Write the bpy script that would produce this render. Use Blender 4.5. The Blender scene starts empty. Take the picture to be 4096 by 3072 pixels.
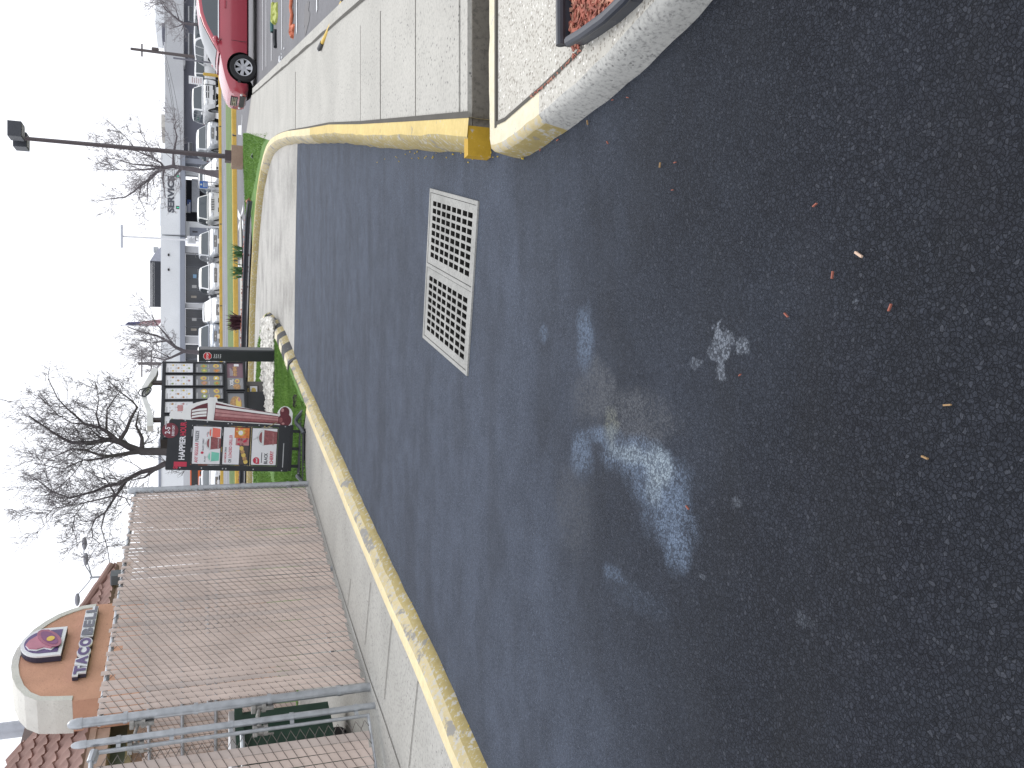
import bpy, bmesh, math, random
from mathutils import Vector, Matrix, geometry
random.seed(11)
sc = bpy.context.scene
COL = sc.collection
R = math.radians
# ---------------------------------------------------------------- camera
F, TH, HC = 3380.0, R(20.5), 1.45
CT, ST = math.cos(TH), math.sin(TH)
cam = bpy.data.cameras.new("camera"); cob = bpy.data.objects.new("camera", cam); COL.objects.link(cob)
cam.sensor_width = 36.0; cam.lens = F / 4096 * 36.0; cam.clip_end = 2000; cam.clip_start = 0.05
# the phone was held sideways: image-right is world-down
m3 = Matrix(((0, 1, 0), (-ST, 0, -CT), (-CT, 0, ST)))
cob.matrix_world = Matrix.Translation((0, 0, HC)) @ m3.to_4x4()
sc.camera = cob
# ---------------------------------------------------------------- world + sun
SUN_EL, SUN_AZ = R(52), R(20)          # azimuth measured from +Y towards +X
W = bpy.data.worlds.new("World"); sc.world = W; W.use_nodes = True
nt = W.node_tree; bg = nt.nodes['Background']
sky = nt.nodes.new('ShaderNodeTexSky'); sky.sky_type = 'NISHITA'; sky.sun_disc = False
sky.sun_elevation = SUN_EL; sky.sun_rotation = SUN_AZ; sky.air_density = 1.0; sky.dust_density = 4.0
hsv = nt.nodes.new('ShaderNodeHueSaturation'); hsv.inputs['Saturation'].default_value = .45
tc = nt.nodes.new('ShaderNodeTexCoord'); nz = nt.nodes.new('ShaderNodeTexNoise')
nz.inputs['Scale'].default_value = 2.2; nz.inputs['Detail'].default_value = 5; nz.inputs['Roughness'].default_value = .5
cr = nt.nodes.new('ShaderNodeValToRGB'); cr.color_ramp.elements[0].position = .38; cr.color_ramp.elements[1].position = .60
cr.color_ramp.elements[0].color = (.86, .86, .86, 1); cr.color_ramp.elements[1].color = (.98, .97, .97, 1)
mx = nt.nodes.new('ShaderNodeMixRGB'); mx.inputs[2].default_value = (14.4, 14.7, 15.6, 1)
nt.links.new(tc.outputs['Generated'], nz.inputs['Vector']); nt.links.new(nz.outputs['Fac'], cr.inputs['Fac'])
nt.links.new(sky.outputs[0], hsv.inputs['Color']); nt.links.new(hsv.outputs[0], mx.inputs[1])
nt.links.new(cr.outputs[0], mx.inputs[0]); nt.links.new(mx.outputs[0], bg.inputs['Color'])
bg.inputs['Strength'].default_value = 0.10
sl = bpy.data.lights.new("sun", 'SUN'); so = bpy.data.objects.new("sun", sl); COL.objects.link(so)
sl.energy = 1.2; sl.angle = R(25); sl.color = (1, .965, .91)
sd = Vector((math.sin(SUN_AZ) * math.cos(SUN_EL), math.cos(SUN_AZ) * math.cos(SUN_EL), math.sin(SUN_EL)))
so.rotation_euler = sd.to_track_quat('Z', 'Y').to_euler()
vs = sc.view_settings
vs.view_transform = 'Standard'; vs.look = 'None'; vs.exposure = 0.0; vs.gamma = 1.0; vs.use_curve_mapping = False
sc.render.engine = 'CYCLES'; sc.cycles.use_denoising = True; sc.cycles.max_bounces = 6
sc.cycles.diffuse_bounces = 3; sc.cycles.glossy_bounces = 3; sc.cycles.transparent_max_bounces = 6
sc.cycles.use_adaptive_sampling = True
# ---------------------------------------------------------------- measuring helpers (survey of the photo -> metres)
def ray(x, y):
    a = (1536 - y) / F; b = (x - 2048) / F
    return Vector((a, CT - b * ST, -ST - b * CT))
def gp(x, y, z=0.0):
    d = ray(x, y); t = (z - HC) / d.z
    return Vector((d.x * t, d.y * t, z))
def vp(x, y, Y):
    d = ray(x, y); t = Y / d.y
    return Vector((d.x * t, Y, HC + d.z * t))
def onp(x, y, p, q):
    d = ray(x, y); nx, ny = q[1] - p[1], p[0] - q[0]
    t = (nx * p[0] + ny * p[1]) / (nx * d.x + ny * d.y)
    return Vector((d.x * t, d.y * t, HC + d.z * t))
# ---------------------------------------------------------------- scene helpers
def props(o, label=None, cat=None, group=None, kind=None):
    if label: o['label'] = label
    if cat: o['category'] = cat
    if group: o['group'] = group
    if kind: o['kind'] = kind
    return o
def thing(name, label, cat, loc=(0, 0, 0), rz=0, group=None):
    o = bpy.data.objects.new(name, None); COL.objects.link(o)
    o.location = loc; o.rotation_euler = (0, 0, rz); o.empty_display_size = .2
    return props(o, label, cat, group)
def copy_tree(o, parent=None):
    c = o.copy(); COL.objects.link(c); c.parent = parent
    for ch in list(o.children): copy_tree(ch, c)
    return c
def frame(o, ux, uy=None, uz=None):
    ux = Vector(ux).normalized()
    uy = Vector((0, 0, 1)) if uy is None else Vector(uy).normalized()
    uz = ux.cross(uy).normalized() if uz is None else Vector(uz)
    M = Matrix.Identity(4)
    for i in range(3):
        M[i][0] = ux[i]; M[i][1] = uy[i]; M[i][2] = uz[i]; M[i][3] = o[i]
    return M
_txt = {}
def text_geo(s, off=0.0):
    k = (s, off)
    if k in _txt: return _txt[k]
    cu = bpy.data.curves.new("t", 'FONT'); cu.body = s; cu.size = 1; cu.align_x = 'CENTER'; cu.align_y = 'BOTTOM_BASELINE'
    cu.offset = off; cu.resolution_u = 3
    o = bpy.data.objects.new("t", cu); COL.objects.link(o)
    bpy.context.view_layer.update()
    me = bpy.data.meshes.new_from_object(o.evaluated_get(bpy.context.evaluated_depsgraph_get()))
    v = [Vector((p.co.x, p.co.y)) for p in me.vertices]; f = [list(p.vertices) for p in me.polygons]
    bpy.data.objects.remove(o); bpy.data.curves.remove(cu); bpy.data.meshes.remove(me)
    _txt[k] = (v, f); return _txt[k]
class MB:
    def __init__(s): s.v = []; s.f = []; s.m = []; s.s = []; s.M = None
    def add(s, vs, fs, mi=0, smooth=False, M=None):
        n = len(s.v); M = M if M is not None else s.M
        for p in vs:
            p = Vector(p); s.v.append(M @ p if M is not None else p)
        for f in fs:
            s.f.append([n + i for i in f]); s.m.append(mi); s.s.append(smooth)
        return s
    def box(s, x0, x1, y0, y1, z0, z1, mi=0, M=None):
        return s.add([(x0, y0, z0), (x1, y0, z0), (x1, y1, z0), (x0, y1, z0), (x0, y0, z1), (x1, y0, z1), (x1, y1, z1), (x0, y1, z1)],
                     [(0, 3, 2, 1), (4, 5, 6, 7), (0, 1, 5, 4), (1, 2, 6, 5), (2, 3, 7, 6), (3, 0, 4, 7)], mi, False, M)
    def rbox(s, x0, x1, y0, y1, z0, z1, r, mi=0, M=None, n=3):
        pts = rrect(x0, x1, y0, y1, r, n)
        return s.prism(pts, z0, z1, mi, M)
    def prism(s, poly, z0, z1, mi=0, M=None, holes=(), smooth=False):
        loops = [list(poly)] + [list(h) for h in holes]
        flat = [p for l in loops for p in l]
        tris = geometry.tessellate_polygon([[Vector((p[0], p[1], 0)) for p in l] for l in loops])
        n = len(flat)
        vs = [(p[0], p[1], z1) for p in flat]; fs = []
        for t in tris:
            a, b, c = [Vector((flat[i][0], flat[i][1])) for i in t]
            t = tuple(t) if (b - a).cross(c - a) > 0 else tuple(reversed(t))
            fs.append(t)
        if z0 is not None:
            vs += [(p[0], p[1], z0) for p in flat]
            fs += [tuple(n + i for i in reversed(t)) for t in fs]
            k = 0
            for li, l in enumerate(loops):
                ar = sum(l[i][0] * l[(i + 1) % len(l)][1] - l[(i + 1) % len(l)][0] * l[i][1] for i in range(len(l)))
                ccw = (ar > 0) == (li == 0)
                for i in range(len(l)):
                    a, b = k + i, k + (i + 1) % len(l)
                    fs.append((n + a, n + b, b, a) if ccw else (n + b, n + a, a, b))
                k += len(l)
        return s.add(vs, fs, mi, smooth, M)
    def tube(s, pts, r, n=8, mi=0, caps=True, M=None, smooth=True, closed=False):
        pts = [Vector(p) for p in pts]; rs = r if isinstance(r, (list, tuple)) else [r] * len(pts)
        vs = []; fs = []; prev = None; N = len(pts)
        for i, p in enumerate(pts):
            if closed: t = pts[(i + 1) % N] - pts[i - 1]
            else: t = pts[min(i + 1, N - 1)] - pts[max(i - 1, 0)]
            t = t.normalized() if t.length > 1e-9 else Vector((0, 0, 1))
            if prev is None:
                u = t.orthogonal().normalized()
            else:
                u = prev - t * prev.dot(t)
                u = u.normalized() if u.length > 1e-6 else t.orthogonal().normalized()
            prev = u; w = t.cross(u)
            for k in range(n):
                a = 2 * math.pi * k / n + (math.pi / 4 if n == 4 else 0)
                vs.append(p + (u * math.cos(a) + w * math.sin(a)) * rs[i])
        for i in range(N if closed else N - 1):
            j = (i + 1) % N
            for k in range(n):
                fs.append((i * n + k, i * n + (k + 1) % n, j * n + (k + 1) % n, j * n + k))
        if caps and not closed:
            fs.append(tuple(reversed(range(n)))); fs.append(tuple((N - 1) * n + k for k in range(n)))
        return s.add(vs, fs, mi, smooth, M)
    def lathe(s, prof, n=24, mi=0, M=None, smooth=True, caps=True):
        vs = []; fs = []
        for r, z in prof:
            for k in range(n):
                a = 2 * math.pi * k / n; vs.append((r * math.cos(a), r * math.sin(a), z))
        for i in range(len(prof) - 1):
            for k in range(n):
                fs.append((i * n + k, i * n + (k + 1) % n, (i + 1) * n + (k + 1) % n, (i + 1) * n + k))
        if caps and prof[0][0] > 1e-5: fs.append(tuple(reversed(range(n))))
        if caps and prof[-1][0] > 1e-5: fs.append(tuple((len(prof) - 1) * n + k for k in range(n)))
        return s.add(vs, fs, mi, smooth, M)
    def ell(s, c, r, n=12, mi=0, M=None):
        pr = [(math.sin(math.pi * i / 8), -math.cos(math.pi * i / 8)) for i in range(9)]
        vs = []; fs = []
        for a, z in pr:
            for k in range(n):
                t = 2 * math.pi * k / n
                vs.append((c[0] + r[0] * a * math.cos(t), c[1] + r[1] * a * math.sin(t), c[2] + r[2] * z))
        for i in range(8):
            for k in range(n):
                fs.append((i * n + k, i * n + (k + 1) % n, (i + 1) * n + (k + 1) % n, (i + 1) * n + k))
        return s.add(vs, fs, mi, True, M)
    def text(s, txt, M, size=1, sx=1, d=.002, off=0, mi=0, fit=None, x=0, y=0):
        v, f = text_geo(txt, off)
        if not v: return s
        x0 = min(p.x for p in v); x1 = max(p.x for p in v)
        k = (fit / (x1 - x0)) if fit else size * sx
        cx = (x0 + x1) / 2
        n = len(v)
        vs = [((p.x - cx) * k + x, p.y * size + y, d) for p in v]
        return s.add(vs, f, mi, False, M)
    def disc(s, x, y, rx, ry, d, M, mi=0, n=20, jag=0):
        vs = [(x + rx * math.cos(2 * math.pi * i / n) * (1 + random.uniform(-jag, jag)), y + ry * math.sin(2 * math.pi * i / n) * (1 + random.uniform(-jag, jag)), d) for i in range(n)]
        return s.add(vs, [tuple(range(n))], mi, False, M)
    def rect(s, x0, x1, y0, y1, d, M, mi=0):
        return s.add([(x0, y0, d), (x1, y0, d), (x1, y1, d), (x0, y1, d)], [(0, 1, 2, 3)], mi, False, M)
    def build(s, name, mats, parent=None, sharp=35):
        me = bpy.data.meshes.new(name)
        me.from_pydata([tuple(p) for p in s.v], [], s.f)
        mats = mats if isinstance(mats, (list, tuple)) else [mats]
        for m in mats: me.materials.append(m)
        me.polygons.foreach_set('material_index', s.m)
        me.polygons.foreach_set('use_smooth', s.s)
        me.update()
        if any(s.s): me.set_sharp_from_angle(angle=R(sharp))
        o = bpy.data.objects.new(name, me); COL.objects.link(o); o.parent = parent
        return o
def rrect(x0, x1, y0, y1, r, n=3):
    out = []
    for cx, cy, a0 in ((x1 - r, y0 + r, -90), (x1 - r, y1 - r, 0), (x0 + r, y1 - r, 90), (x0 + r, y0 + r, 180)):
        for i in range(n + 1):
            a = R(a0 + 90 * i / n); out.append((cx + r * math.cos(a), cy + r * math.sin(a)))
    return out
def smooth_line(pts, step=.25):
    pts = [Vector(p) for p in pts]; out = []
    P = [pts[0] * 2 - pts[1]] + pts + [pts[-1] * 2 - pts[-2]]
    for i in range(1, len(P) - 2):
        n = max(1, int((P[i + 1] - P[i]).length / step))
        for k in range(n):
            t = k / n
            out.append(.5 * ((2 * P[i]) + (P[i + 1] - P[i - 1]) * t + (2 * P[i - 1] - 5 * P[i] + 4 * P[i + 1] - P[i + 2]) * t * t + (3 * P[i] - P[i - 1] - 3 * P[i + 1] + P[i + 2]) * t ** 3))
    out.append(pts[-1]); return out
def inside(p, poly):
    c = False; n = len(poly)
    for i in range(n):
        a, b = poly[i], poly[i - 1]
        if (a[1] > p[1]) != (b[1] > p[1]) and p[0] < (b[0] - a[0]) * (p[1] - a[1]) / (b[1] - a[1]) + a[0]: c = not c
    return c
# ---------------------------------------------------------------- materials
def nodes(name):
    m = bpy.data.materials.new(name); m.use_nodes = True
    return m, m.node_tree, m.node_tree.nodes['Principled BSDF']
def N(t, kind, **kw):
    n = t.nodes.new(kind)
    for k, v in kw.items():
        if k in n.inputs: n.inputs[k].default_value = v
        else: setattr(n, k, v)
    return n
def ramp(t, src, stops):
    r = t.nodes.new('ShaderNodeValToRGB'); e = r.color_ramp.elements
    e[0].position, e[0].color = stops[0][0], (*stops[0][1], 1)
    e[1].position, e[1].color = stops[-1][0], (*stops[-1][1], 1)
    for p, c in stops[1:-1]:
        q = e.new(p); q.color = (*c, 1)
    t.links.new(src, r.inputs[0]); return r.outputs[0]
def mixc(t, fac, a, b, mode='MIX'):
    n = t.nodes.new('ShaderNodeMixRGB'); n.blend_type = mode
    for i, s in ((0, fac), (1, a), (2, b)):
        if isinstance(s, (int, float)): n.inputs[i].default_value = s
        elif isinstance(s, tuple): n.inputs[i].default_value = (*s, 1)
        else: t.links.new(s, n.inputs[i])
    return n.outputs[0]
def math_(t, op, a, b=None, clamp=False):
    n = t.nodes.new('ShaderNodeMath'); n.operation = op; n.use_clamp = clamp
    for i, s in ((0, a), (1, b)):
        if s is None: continue
        if isinstance(s, (int, float)): n.inputs[i].default_value = s
        else: t.links.new(s, n.inputs[i])
    return n.outputs[0]
def coords(t, world=True):
    return t.nodes.new('ShaderNodeNewGeometry').outputs['Position'] if world else t.nodes.new('ShaderNodeTexCoord').outputs['Object']
def noise(t, co, scale, detail=4, rough=.55):
    n = N(t, 'ShaderNodeTexNoise', Scale=scale, Detail=detail, Roughness=rough); t.links.new(co, n.inputs['Vector']); return n.outputs['Fac']
def voro(t, co, scale, out='Distance', feature='F1', rnd=1.0):
    n = N(t, 'ShaderNodeTexVoronoi', Scale=scale, Randomness=rnd); n.feature = feature; t.links.new(co, n.inputs['Vector']); return n.outputs[out]
def bump(t, b, h, strength=.3, dist=.005):
    n = N(t, 'ShaderNodeBump', Strength=strength, Distance=dist); t.links.new(h, n.inputs['Height']); t.links.new(n.outputs[0], b.inputs['Normal'])
_flat = {}
def flat(name, c, rough=.55, metal=0, var=.10, scale=6, bmp=0, bscale=90, spec=.4, coat=0):
    if name in _flat: return _flat[name]
    m, t, b = nodes(name); co = coords(t, False)
    f = noise(t, co, scale, 5)
    lo = tuple(max(0, x * (1 - var)) for x in c); hi = tuple(min(1, x * (1 + var)) for x in c)
    t.links.new(ramp(t, f, [(.3, lo), (.7, hi)]), b.inputs['Base Color'])
    b.inputs['Roughness'].default_value = rough; b.inputs['Metallic'].default_value = metal
    b.inputs['Specular IOR Level'].default_value = spec
    if coat: b.inputs['Coat Weight'].default_value = coat; b.inputs['Coat Roughness'].default_value = .06
    if bmp: bump(t, b, noise(t, co, bscale, 3), bmp, .004)
    _flat[name] = m; return m
# ---------------------------------------------------------------- ground materials
def m_asphalt():
    m, t, b = nodes('asphalt'); co = coords(t)
    sp = N(t, 'ShaderNodeSeparateXYZ'); t.links.new(co, sp.inputs[0])
    big = noise(t, co, .8, 5); mid = noise(t, co, 5, 5, .6); fine = noise(t, co, 60, 4, .7)
    y = math_(t, 'ADD', sp.outputs['Y'], math_(t, 'MULTIPLY', math_(t, 'SUBTRACT', big, .5), 3.2))
    mr = N(t, 'ShaderNodeMapRange'); mr.interpolation_type = 'SMOOTHSTEP'
    mr.inputs['From Min'].default_value = 1.3; mr.inputs['From Max'].default_value = 4.3
    t.links.new(y, mr.inputs['Value']); smooth = mr.outputs[0]
    # distorted cells: stones of mixed size
    wob = N(t, 'ShaderNodeVectorMath', operation='ADD'); nzz = N(t, 'ShaderNodeTexNoise', Scale=38.0, Detail=4.0)
    t.links.new(co, nzz.inputs['Vector'])
    sc_ = N(t, 'ShaderNodeVectorMath', operation='SCALE'); sc_.inputs['Scale'].default_value = .020
    t.links.new(nzz.outputs['Color'], sc_.inputs[0]); t.links.new(co, wob.inputs[0]); t.links.new(sc_.outputs[0], wob.inputs[1])
    co2 = wob.outputs[0]
    cell = voro(t, co2, 95, 'Color'); cd = voro(t, co2, 95, 'Distance'); cd2 = voro(t, co2, 230, 'Distance'); cell2 = voro(t, co2, 230, 'Color')
    ed = ramp_f(t, voro(t, co2, 95, 'Distance', 'DISTANCE_TO_EDGE'), .0, .12); ed2 = ramp_f(t, voro(t, co2, 230, 'Distance', 'DISTANCE_TO_EDGE'), .0, .2)
    g = N(t, 'ShaderNodeSeparateColor'); t.links.new(cell, g.inputs[0]); g2 = N(t, 'ShaderNodeSeparateColor'); t.links.new(cell2, g2.inputs[0])
    stone = ramp(t, g.outputs[0], [(0, (.019, .0215, .0285)), (.5, (.0255, .0290, .0385)), (.93, (.0335, .0380, .050)), (1, (.052, .057, .070))])
    stone = mixc(t, ed, (.0125, .0142, .019), stone)
    fines = ramp(t, g2.outputs[1], [(0, (.062, .076, .105)), (.6, (.088, .106, .145)), (1, (.132, .155, .20))])
    fines = mixc(t, ed2, (.036, .043, .058), fines)
    c = mixc(t, smooth, stone, fines)
    c = mixc(t, math_(t, 'MULTIPLY', math_(t, 'SUBTRACT', mid, .38, True), math_(t, 'ADD', .35, math_(t, 'MULTIPLY', smooth, .8)), True), c, mixc(t, smooth, (.034, .039, .050), (.112, .134, .182)))
    c = mixc(t, .55, c, ramp(t, fine, [(.3, (.55, .55, .55)), (.7, (1.45, 1.45, 1.45))]), 'MULTIPLY')
    # dark oily drifts in the older, smoother patch
    st = N(t, 'ShaderNodeMapping'); st.inputs['Scale'].default_value = (.55, 1.6, 1); t.links.new(co, st.inputs['Vector'])
    c = mixc(t, math_(t, 'MULTIPLY', ramp_f(t, noise(t, st.outputs[0], 1.4, 6, .62), .42, .64), .28), c, (.026, .0275, .031))
    # pale spilt-powder stains (surveyed blobs): centre, radii, strength, colour
    for px, py, rx, ry, s_, col in STAINS:
        P = gp(px, py); rX = abs(gp(px, py - ry).x - gp(px, py + ry).x) / 2; rY = abs(gp(px - rx, py).y - gp(px + rx, py).y) / 2
        mp = N(t, 'ShaderNodeMapping'); mp.vector_type = 'TEXTURE'
        mp.inputs['Location'].default_value = P; mp.inputs['Scale'].default_value = (rX, rY, 1)
        t.links.new(co, mp.inputs['Vector'])
        ln = N(t, 'ShaderNodeVectorMath', operation='LENGTH'); t.links.new(mp.outputs[0], ln.inputs[0])
        d = math_(t, 'ADD', ln.outputs['Value'], math_(t, 'MULTIPLY', math_(t, 'SUBTRACT', noise(t, co, 9 if col != WHT else 20, 6, .68), .5), 1.7 if col != WHT else 3.4))
        k = ramp_f(t, d, 1.45 if col != WHT else 1.15, .50 if col != WHT else .75)
        k = math_(t, 'MULTIPLY', k, math_(t, 'ADD', math_(t, 'MULTIPLY', math_(t, 'MULTIPLY', ed, ramp_f(t, g.outputs[1], .05, .5)), .8), .2))
        c = mixc(t, math_(t, 'MULTIPLY', k, s_), c, col)
    t.links.new(c, b.inputs['Base Color'])
    b.inputs['Roughness'].default_value = .75; b.inputs['Specular IOR Level'].default_value = .14
    h = math_(t, 'ADD', math_(t, 'MULTIPLY', ed, math_(t, 'SUBTRACT', .9, math_(t, 'MULTIPLY', smooth, .75))), math_(t, 'MULTIPLY', ed2, .3))
    h = math_(t, 'ADD', h, math_(t, 'MULTIPLY', g.outputs[2], math_(t, 'SUBTRACT', .6, math_(t, 'MULTIPLY', smooth, .5))))
    bump(t, b, h, .75, .006)
    return m
def ramp_f(t, src, a, b):
    mr = N(t, 'ShaderNodeMapRange'); mr.interpolation_type = 'SMOOTHSTEP'
    if a < b: mr.inputs['From Min'].default_value = a; mr.inputs['From Max'].default_value = b
    else:
        mr.inputs['From Min'].default_value = b; mr.inputs['From Max'].default_value = a
        mr.inputs['To Min'].default_value = 1; mr.inputs['To Max'].default_value = 0
    t.links.new(src, mr.inputs['Value']); return mr.outputs[0]
BLU = (.145, .19, .265); GRY = (.105, .113, .128); WHT = (.20, .225, .265); PALE = (.31, .37, .41)
_z = lambda cx, cy, rx, ry, s_, c: (2000 + cx * .9646, 1000 + cy * .9646, rx * .9646, ry * .9646, s_, c)
STAINS = [_z(*a) for a in ((352, 365, 34, 125, .75, BLU), (180, 345, 18, 35, .6, BLU), (375, 610, 85, 110, .6, GRY), (600, 690, 115, 95, .6, GRY), (435, 550, 35, 70, .6, GRY),
    (400, 500, 30, 60, .6, GRY), (480, 640, 120, 70, .6, GRY), (520, 760, 150, 60, .5, GRY), (335, 850, 42, 90, .8, BLU), (430, 770, 75, 40, .8, BLU), (560, 860, 130, 75, .85, BLU), (660, 960, 115, 115, .85, BLU), (700, 1110, 95, 130, .8, BLU), (735, 1250, 50, 90, .7, BLU),
    (540, 850, 80, 38, .6, PALE), (655, 900, 60, 75, .75, PALE), (640, 1000, 35, 60, .45, PALE), (460, 730, 30, 70, .5, (.20, .21, .17)),
    (920, 390, 48, 72, .85, WHT), (915, 515, 20, 45, .8, WHT), (1005, 400, 26, 42, .8, WHT), (810, 470, 22, 26, .5, WHT), (985, 1050, 18, 28, .3, WHT), (840, 1355, 16, 14, .35, WHT), (470, 1340, 45, 30, .5, BLU),
    (300, 1090, 70, 180, .4, GRY), (1475, 215, 16, 14, .35, WHT), (1260, 1530, 40, 30, .2, WHT), (560, 1440, 120, 60, .15, BLU))]
def m_concrete(name, c, pits=.5, speck=.3, stain=.3, scale=1.0):
    m, t, b = nodes(name); co = coords(t)
    n1 = noise(t, co, 1.3 * scale, 6, .6); n2 = noise(t, co, 40 * scale, 4, .7)
    col = ramp(t, n1, [(.3, tuple(x * (1 - stain * .45) for x in c)), (.55, c), (.75, tuple(min(1, x * 1.08) for x in c))])
    col = mixc(t, speck, col, ramp(t, n2, [(.32, (.35, .35, .36)), (.5, (1, 1, 1)), (.7, (1.15, 1.15, 1.13))]), 'MULTIPLY')
    v = voro(t, co, 26 * scale, 'Distance'); pm = noise(t, co, 3, 3)
    k = math_(t, 'MULTIPLY', ramp_f(t, v, .23, .10), ramp_f(t, pm, .44, .56))
    col = mixc(t, math_(t, 'MULTIPLY', k, pits), col, (.10, .10, .10))
    t.links.new(col, b.inputs['Base Color']); b.inputs['Roughness'].default_value = .85; b.inputs['Specular IOR Level'].default_value = .25
    bump(t, b, math_(t, 'ADD', n2, math_(t, 'MULTIPLY', k, -1.5)), .28, .004)
    return m
def m_aggregate():
    m, t, b = nodes('exposed_aggregate'); co = coords(t)
    v = voro(t, co, 120, 'Color'); vd = voro(t, co, 120, 'Distance'); g = N(t, 'ShaderNodeSeparateColor'); t.links.new(v, g.inputs[0])
    c = ramp(t, g.outputs[0], [(0, (.45, .435, .39)), (.72, (.52, .505, .455)), (.80, (.33, .31, .27)), (.93, (.22, .20, .17)), (1, (.85, .83, .78))])
    big = noise(t, co, 3, 5); c = mixc(t, math_(t, 'MULTIPLY', ramp_f(t, big, .5, .75), .35), c, (.38, .36, .31))
    t.links.new(c, b.inputs['Base Color']); b.inputs['Roughness'].default_value = .85; bump(t, b, vd, .3, .004)
    return m
def m_paint(name, c, wear=.3, tar=.0, under=(.42, .42, .40)):
    m, t, b = nodes(name); co = coords(t)
    n1 = noise(t, co, 2.2, 6, .62); n2 = noise(t, co, 24, 5, .7); n3 = noise(t, co, 5.5, 6, .66)
    col = ramp(t, n1, [(.3, tuple(x * .84 for x in c)), (.6, c), (.75, tuple(min(1, x * 1.1) for x in c))])
    col = mixc(t, .35, col, ramp(t, n2, [(.35, (.7, .68, .62)), (.65, (1.12, 1.12, 1.15))]), 'MULTIPLY')
    w = ramp_f(t, n2, .69 - wear * .22, .74 - wear * .2)
    col = mixc(t, math_(t, 'MULTIPLY', w, .8), col, under)
    if tar: col = mixc(t, math_(t, 'MULTIPLY', ramp_f(t, n3, .66 - tar * .22, .72 - tar * .2), .8), col, (.19, .195, .205))
    t.links.new(col, b.inputs['Base Color']); b.inputs['Roughness'].default_value = .7; b.inputs['Specular IOR Level'].default_value = .3
    bump(t, b, math_(t, 'ADD', n2, n3), .25, .006)
    return m
def m_grass(name, c1, c2):
    m, t, b = nodes(name); co = coords(t)
    f = noise(t, co, 2.3, 6, .6); f2 = noise(t, co, 45, 3, .7)
    c = mixc(t, .5, ramp(t, f, [(.3, c1), (.7, c2)]), ramp(t, f2, [(.3, (.55, .6, .5)), (.7, (1.4, 1.35, 1.3))]), 'MULTIPLY')
    t.links.new(c, b.inputs['Base Color']); b.inputs['Roughness'].default_value = .75; b.inputs['Specular IOR Level'].default_value = .2
    bump(t, b, f2, .6, .02); return m
def m_simple_road(name, c, streak=.15):
    m, t, b = nodes(name); co = coords(t)
    f = noise(t, co, .5, 6, .6); f2 = noise(t, co, 18, 5, .7)
    c_ = mixc(t, .5, ramp(t, f, [(.3, tuple(x * (1 - streak) for x in c)), (.7, tuple(x * (1 + streak) for x in c))]), ramp(t, f2, [(.3, (.7, .7, .7)), (.7, (1.25, 1.25, 1.25))]), 'MULTIPLY')
    t.links.new(c_, b.inputs['Base Color']); b.inputs['Roughness'].default_value = .8; b.inputs['Specular IOR Level'].default_value = .3; return m
ASPH = m_asphalt()
CONC = m_concrete('walk_concrete', (.435, .425, .39), .9, .4, .3)
CONC_L = m_concrete('pad_concrete', (.385, .38, .355), .85, .45, .4)
CONC_OLD = m_concrete('old_lane_concrete', (.42, .41, .385), .55, .45, .85, .8)
DARKC = m_concrete('stained_shaded_concrete', (.17, .155, .13), .5, .6, .5)  # dark concrete of the gap faces: stain and shade both in the colour
AGG = m_aggregate()
YEL = m_paint('yellow_kerb_paint', (.735, .63, .385), .34, .0)
YEL_W = m_paint('yellow_kerb_paint_scuffed', (.53, .45, .26), .8, .58)
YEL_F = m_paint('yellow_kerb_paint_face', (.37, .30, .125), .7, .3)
YEL_SHADE = m_paint('yellow_kerb_paint_shaded', (.50, .31, .03), .25, .1)  # darker copy of the kerb yellow, end-face shade painted into the colour
CRM = m_paint('faded_kerb_paint', (.70, .645, .48), .5, .0)
GKERB = m_concrete('grey_kerb_concrete', (.42, .42, .40), .6, .7, .4, 1.4)
YEL_FAR = m_paint('road_kerb_yellow', (.62, .41, .09), .3, .1)
BLK = m_paint('black_kerb_paint', (.055, .056, .06), .35, .0, (.25, .24, .21))
LAWN = m_grass('lawn_green', (.075, .165, .035), (.13, .25, .055))
VERGE = m_grass('verge_green', (.085, .15, .045), (.15, .21, .075))
LOTA = m_simple_road('parking_asphalt', (.155, .155, .165))
ROADM = m_simple_road('road_asphalt', (.20, .205, .22))
LOTC = m_simple_road('dealer_lot_concrete', (.40, .40, .40))
WLINE = m_paint('white_road_paint', (.72, .73, .75), .4, 0, (.2, .2, .2))
GAPM = flat('joint_dark', (.085, .08, .07), .95)
STEEL = flat('galvanised_steel', (.40, .42, .44), .42, .75, .18, 14, .05)
BLACKM = flat('black_metal', (.022, .024, .028), .45, .1, .15, 5)

def lotz(x, y=60):
    k = min(1, max(0, (x - 13.5) / 6.0)); k = k * k * (3 - 2 * k)
    base = -.42 + .34 * k
    return base * min(1, max(0, (y - 56.6) / 2.4))
# ---------------------------------------------------------------- ground sheet
def ground():
    b = MB()
    xs = [-400, -60, -20, -.02, 1.36, 8, 13.5, 15, 16.5, 18, 19.5, 26, 60, 400]; ys = [-60, 4.28, 5.72, 30, 56.55, 59, 80, 120, 600]
    vs = []; fs = []
    for y in ys:
        for x in xs:
            vs.append((x, y, -.028 + (lotz(x, y) if y > 56 else 0)))
    n = len(xs)
    for j in range(len(ys) - 1):
        for i in range(n - 1):
            if xs[i] == -.02 and ys[j] == 4.28: continue
            fs.append((j * n + i, j * n + i + 1, (j + 1) * n + i + 1, (j + 1) * n + i))
    b.add(vs, fs)
    return props(b.build('ground', LOTC), kind='structure')
ground()
def sheet(name, poly, z, m, holes=()):
    b = MB(); b.prism([(p[0], p[1]) for p in poly], None, z, 0, None, holes)
    return props(b.build(name, m), kind='structure')
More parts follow.
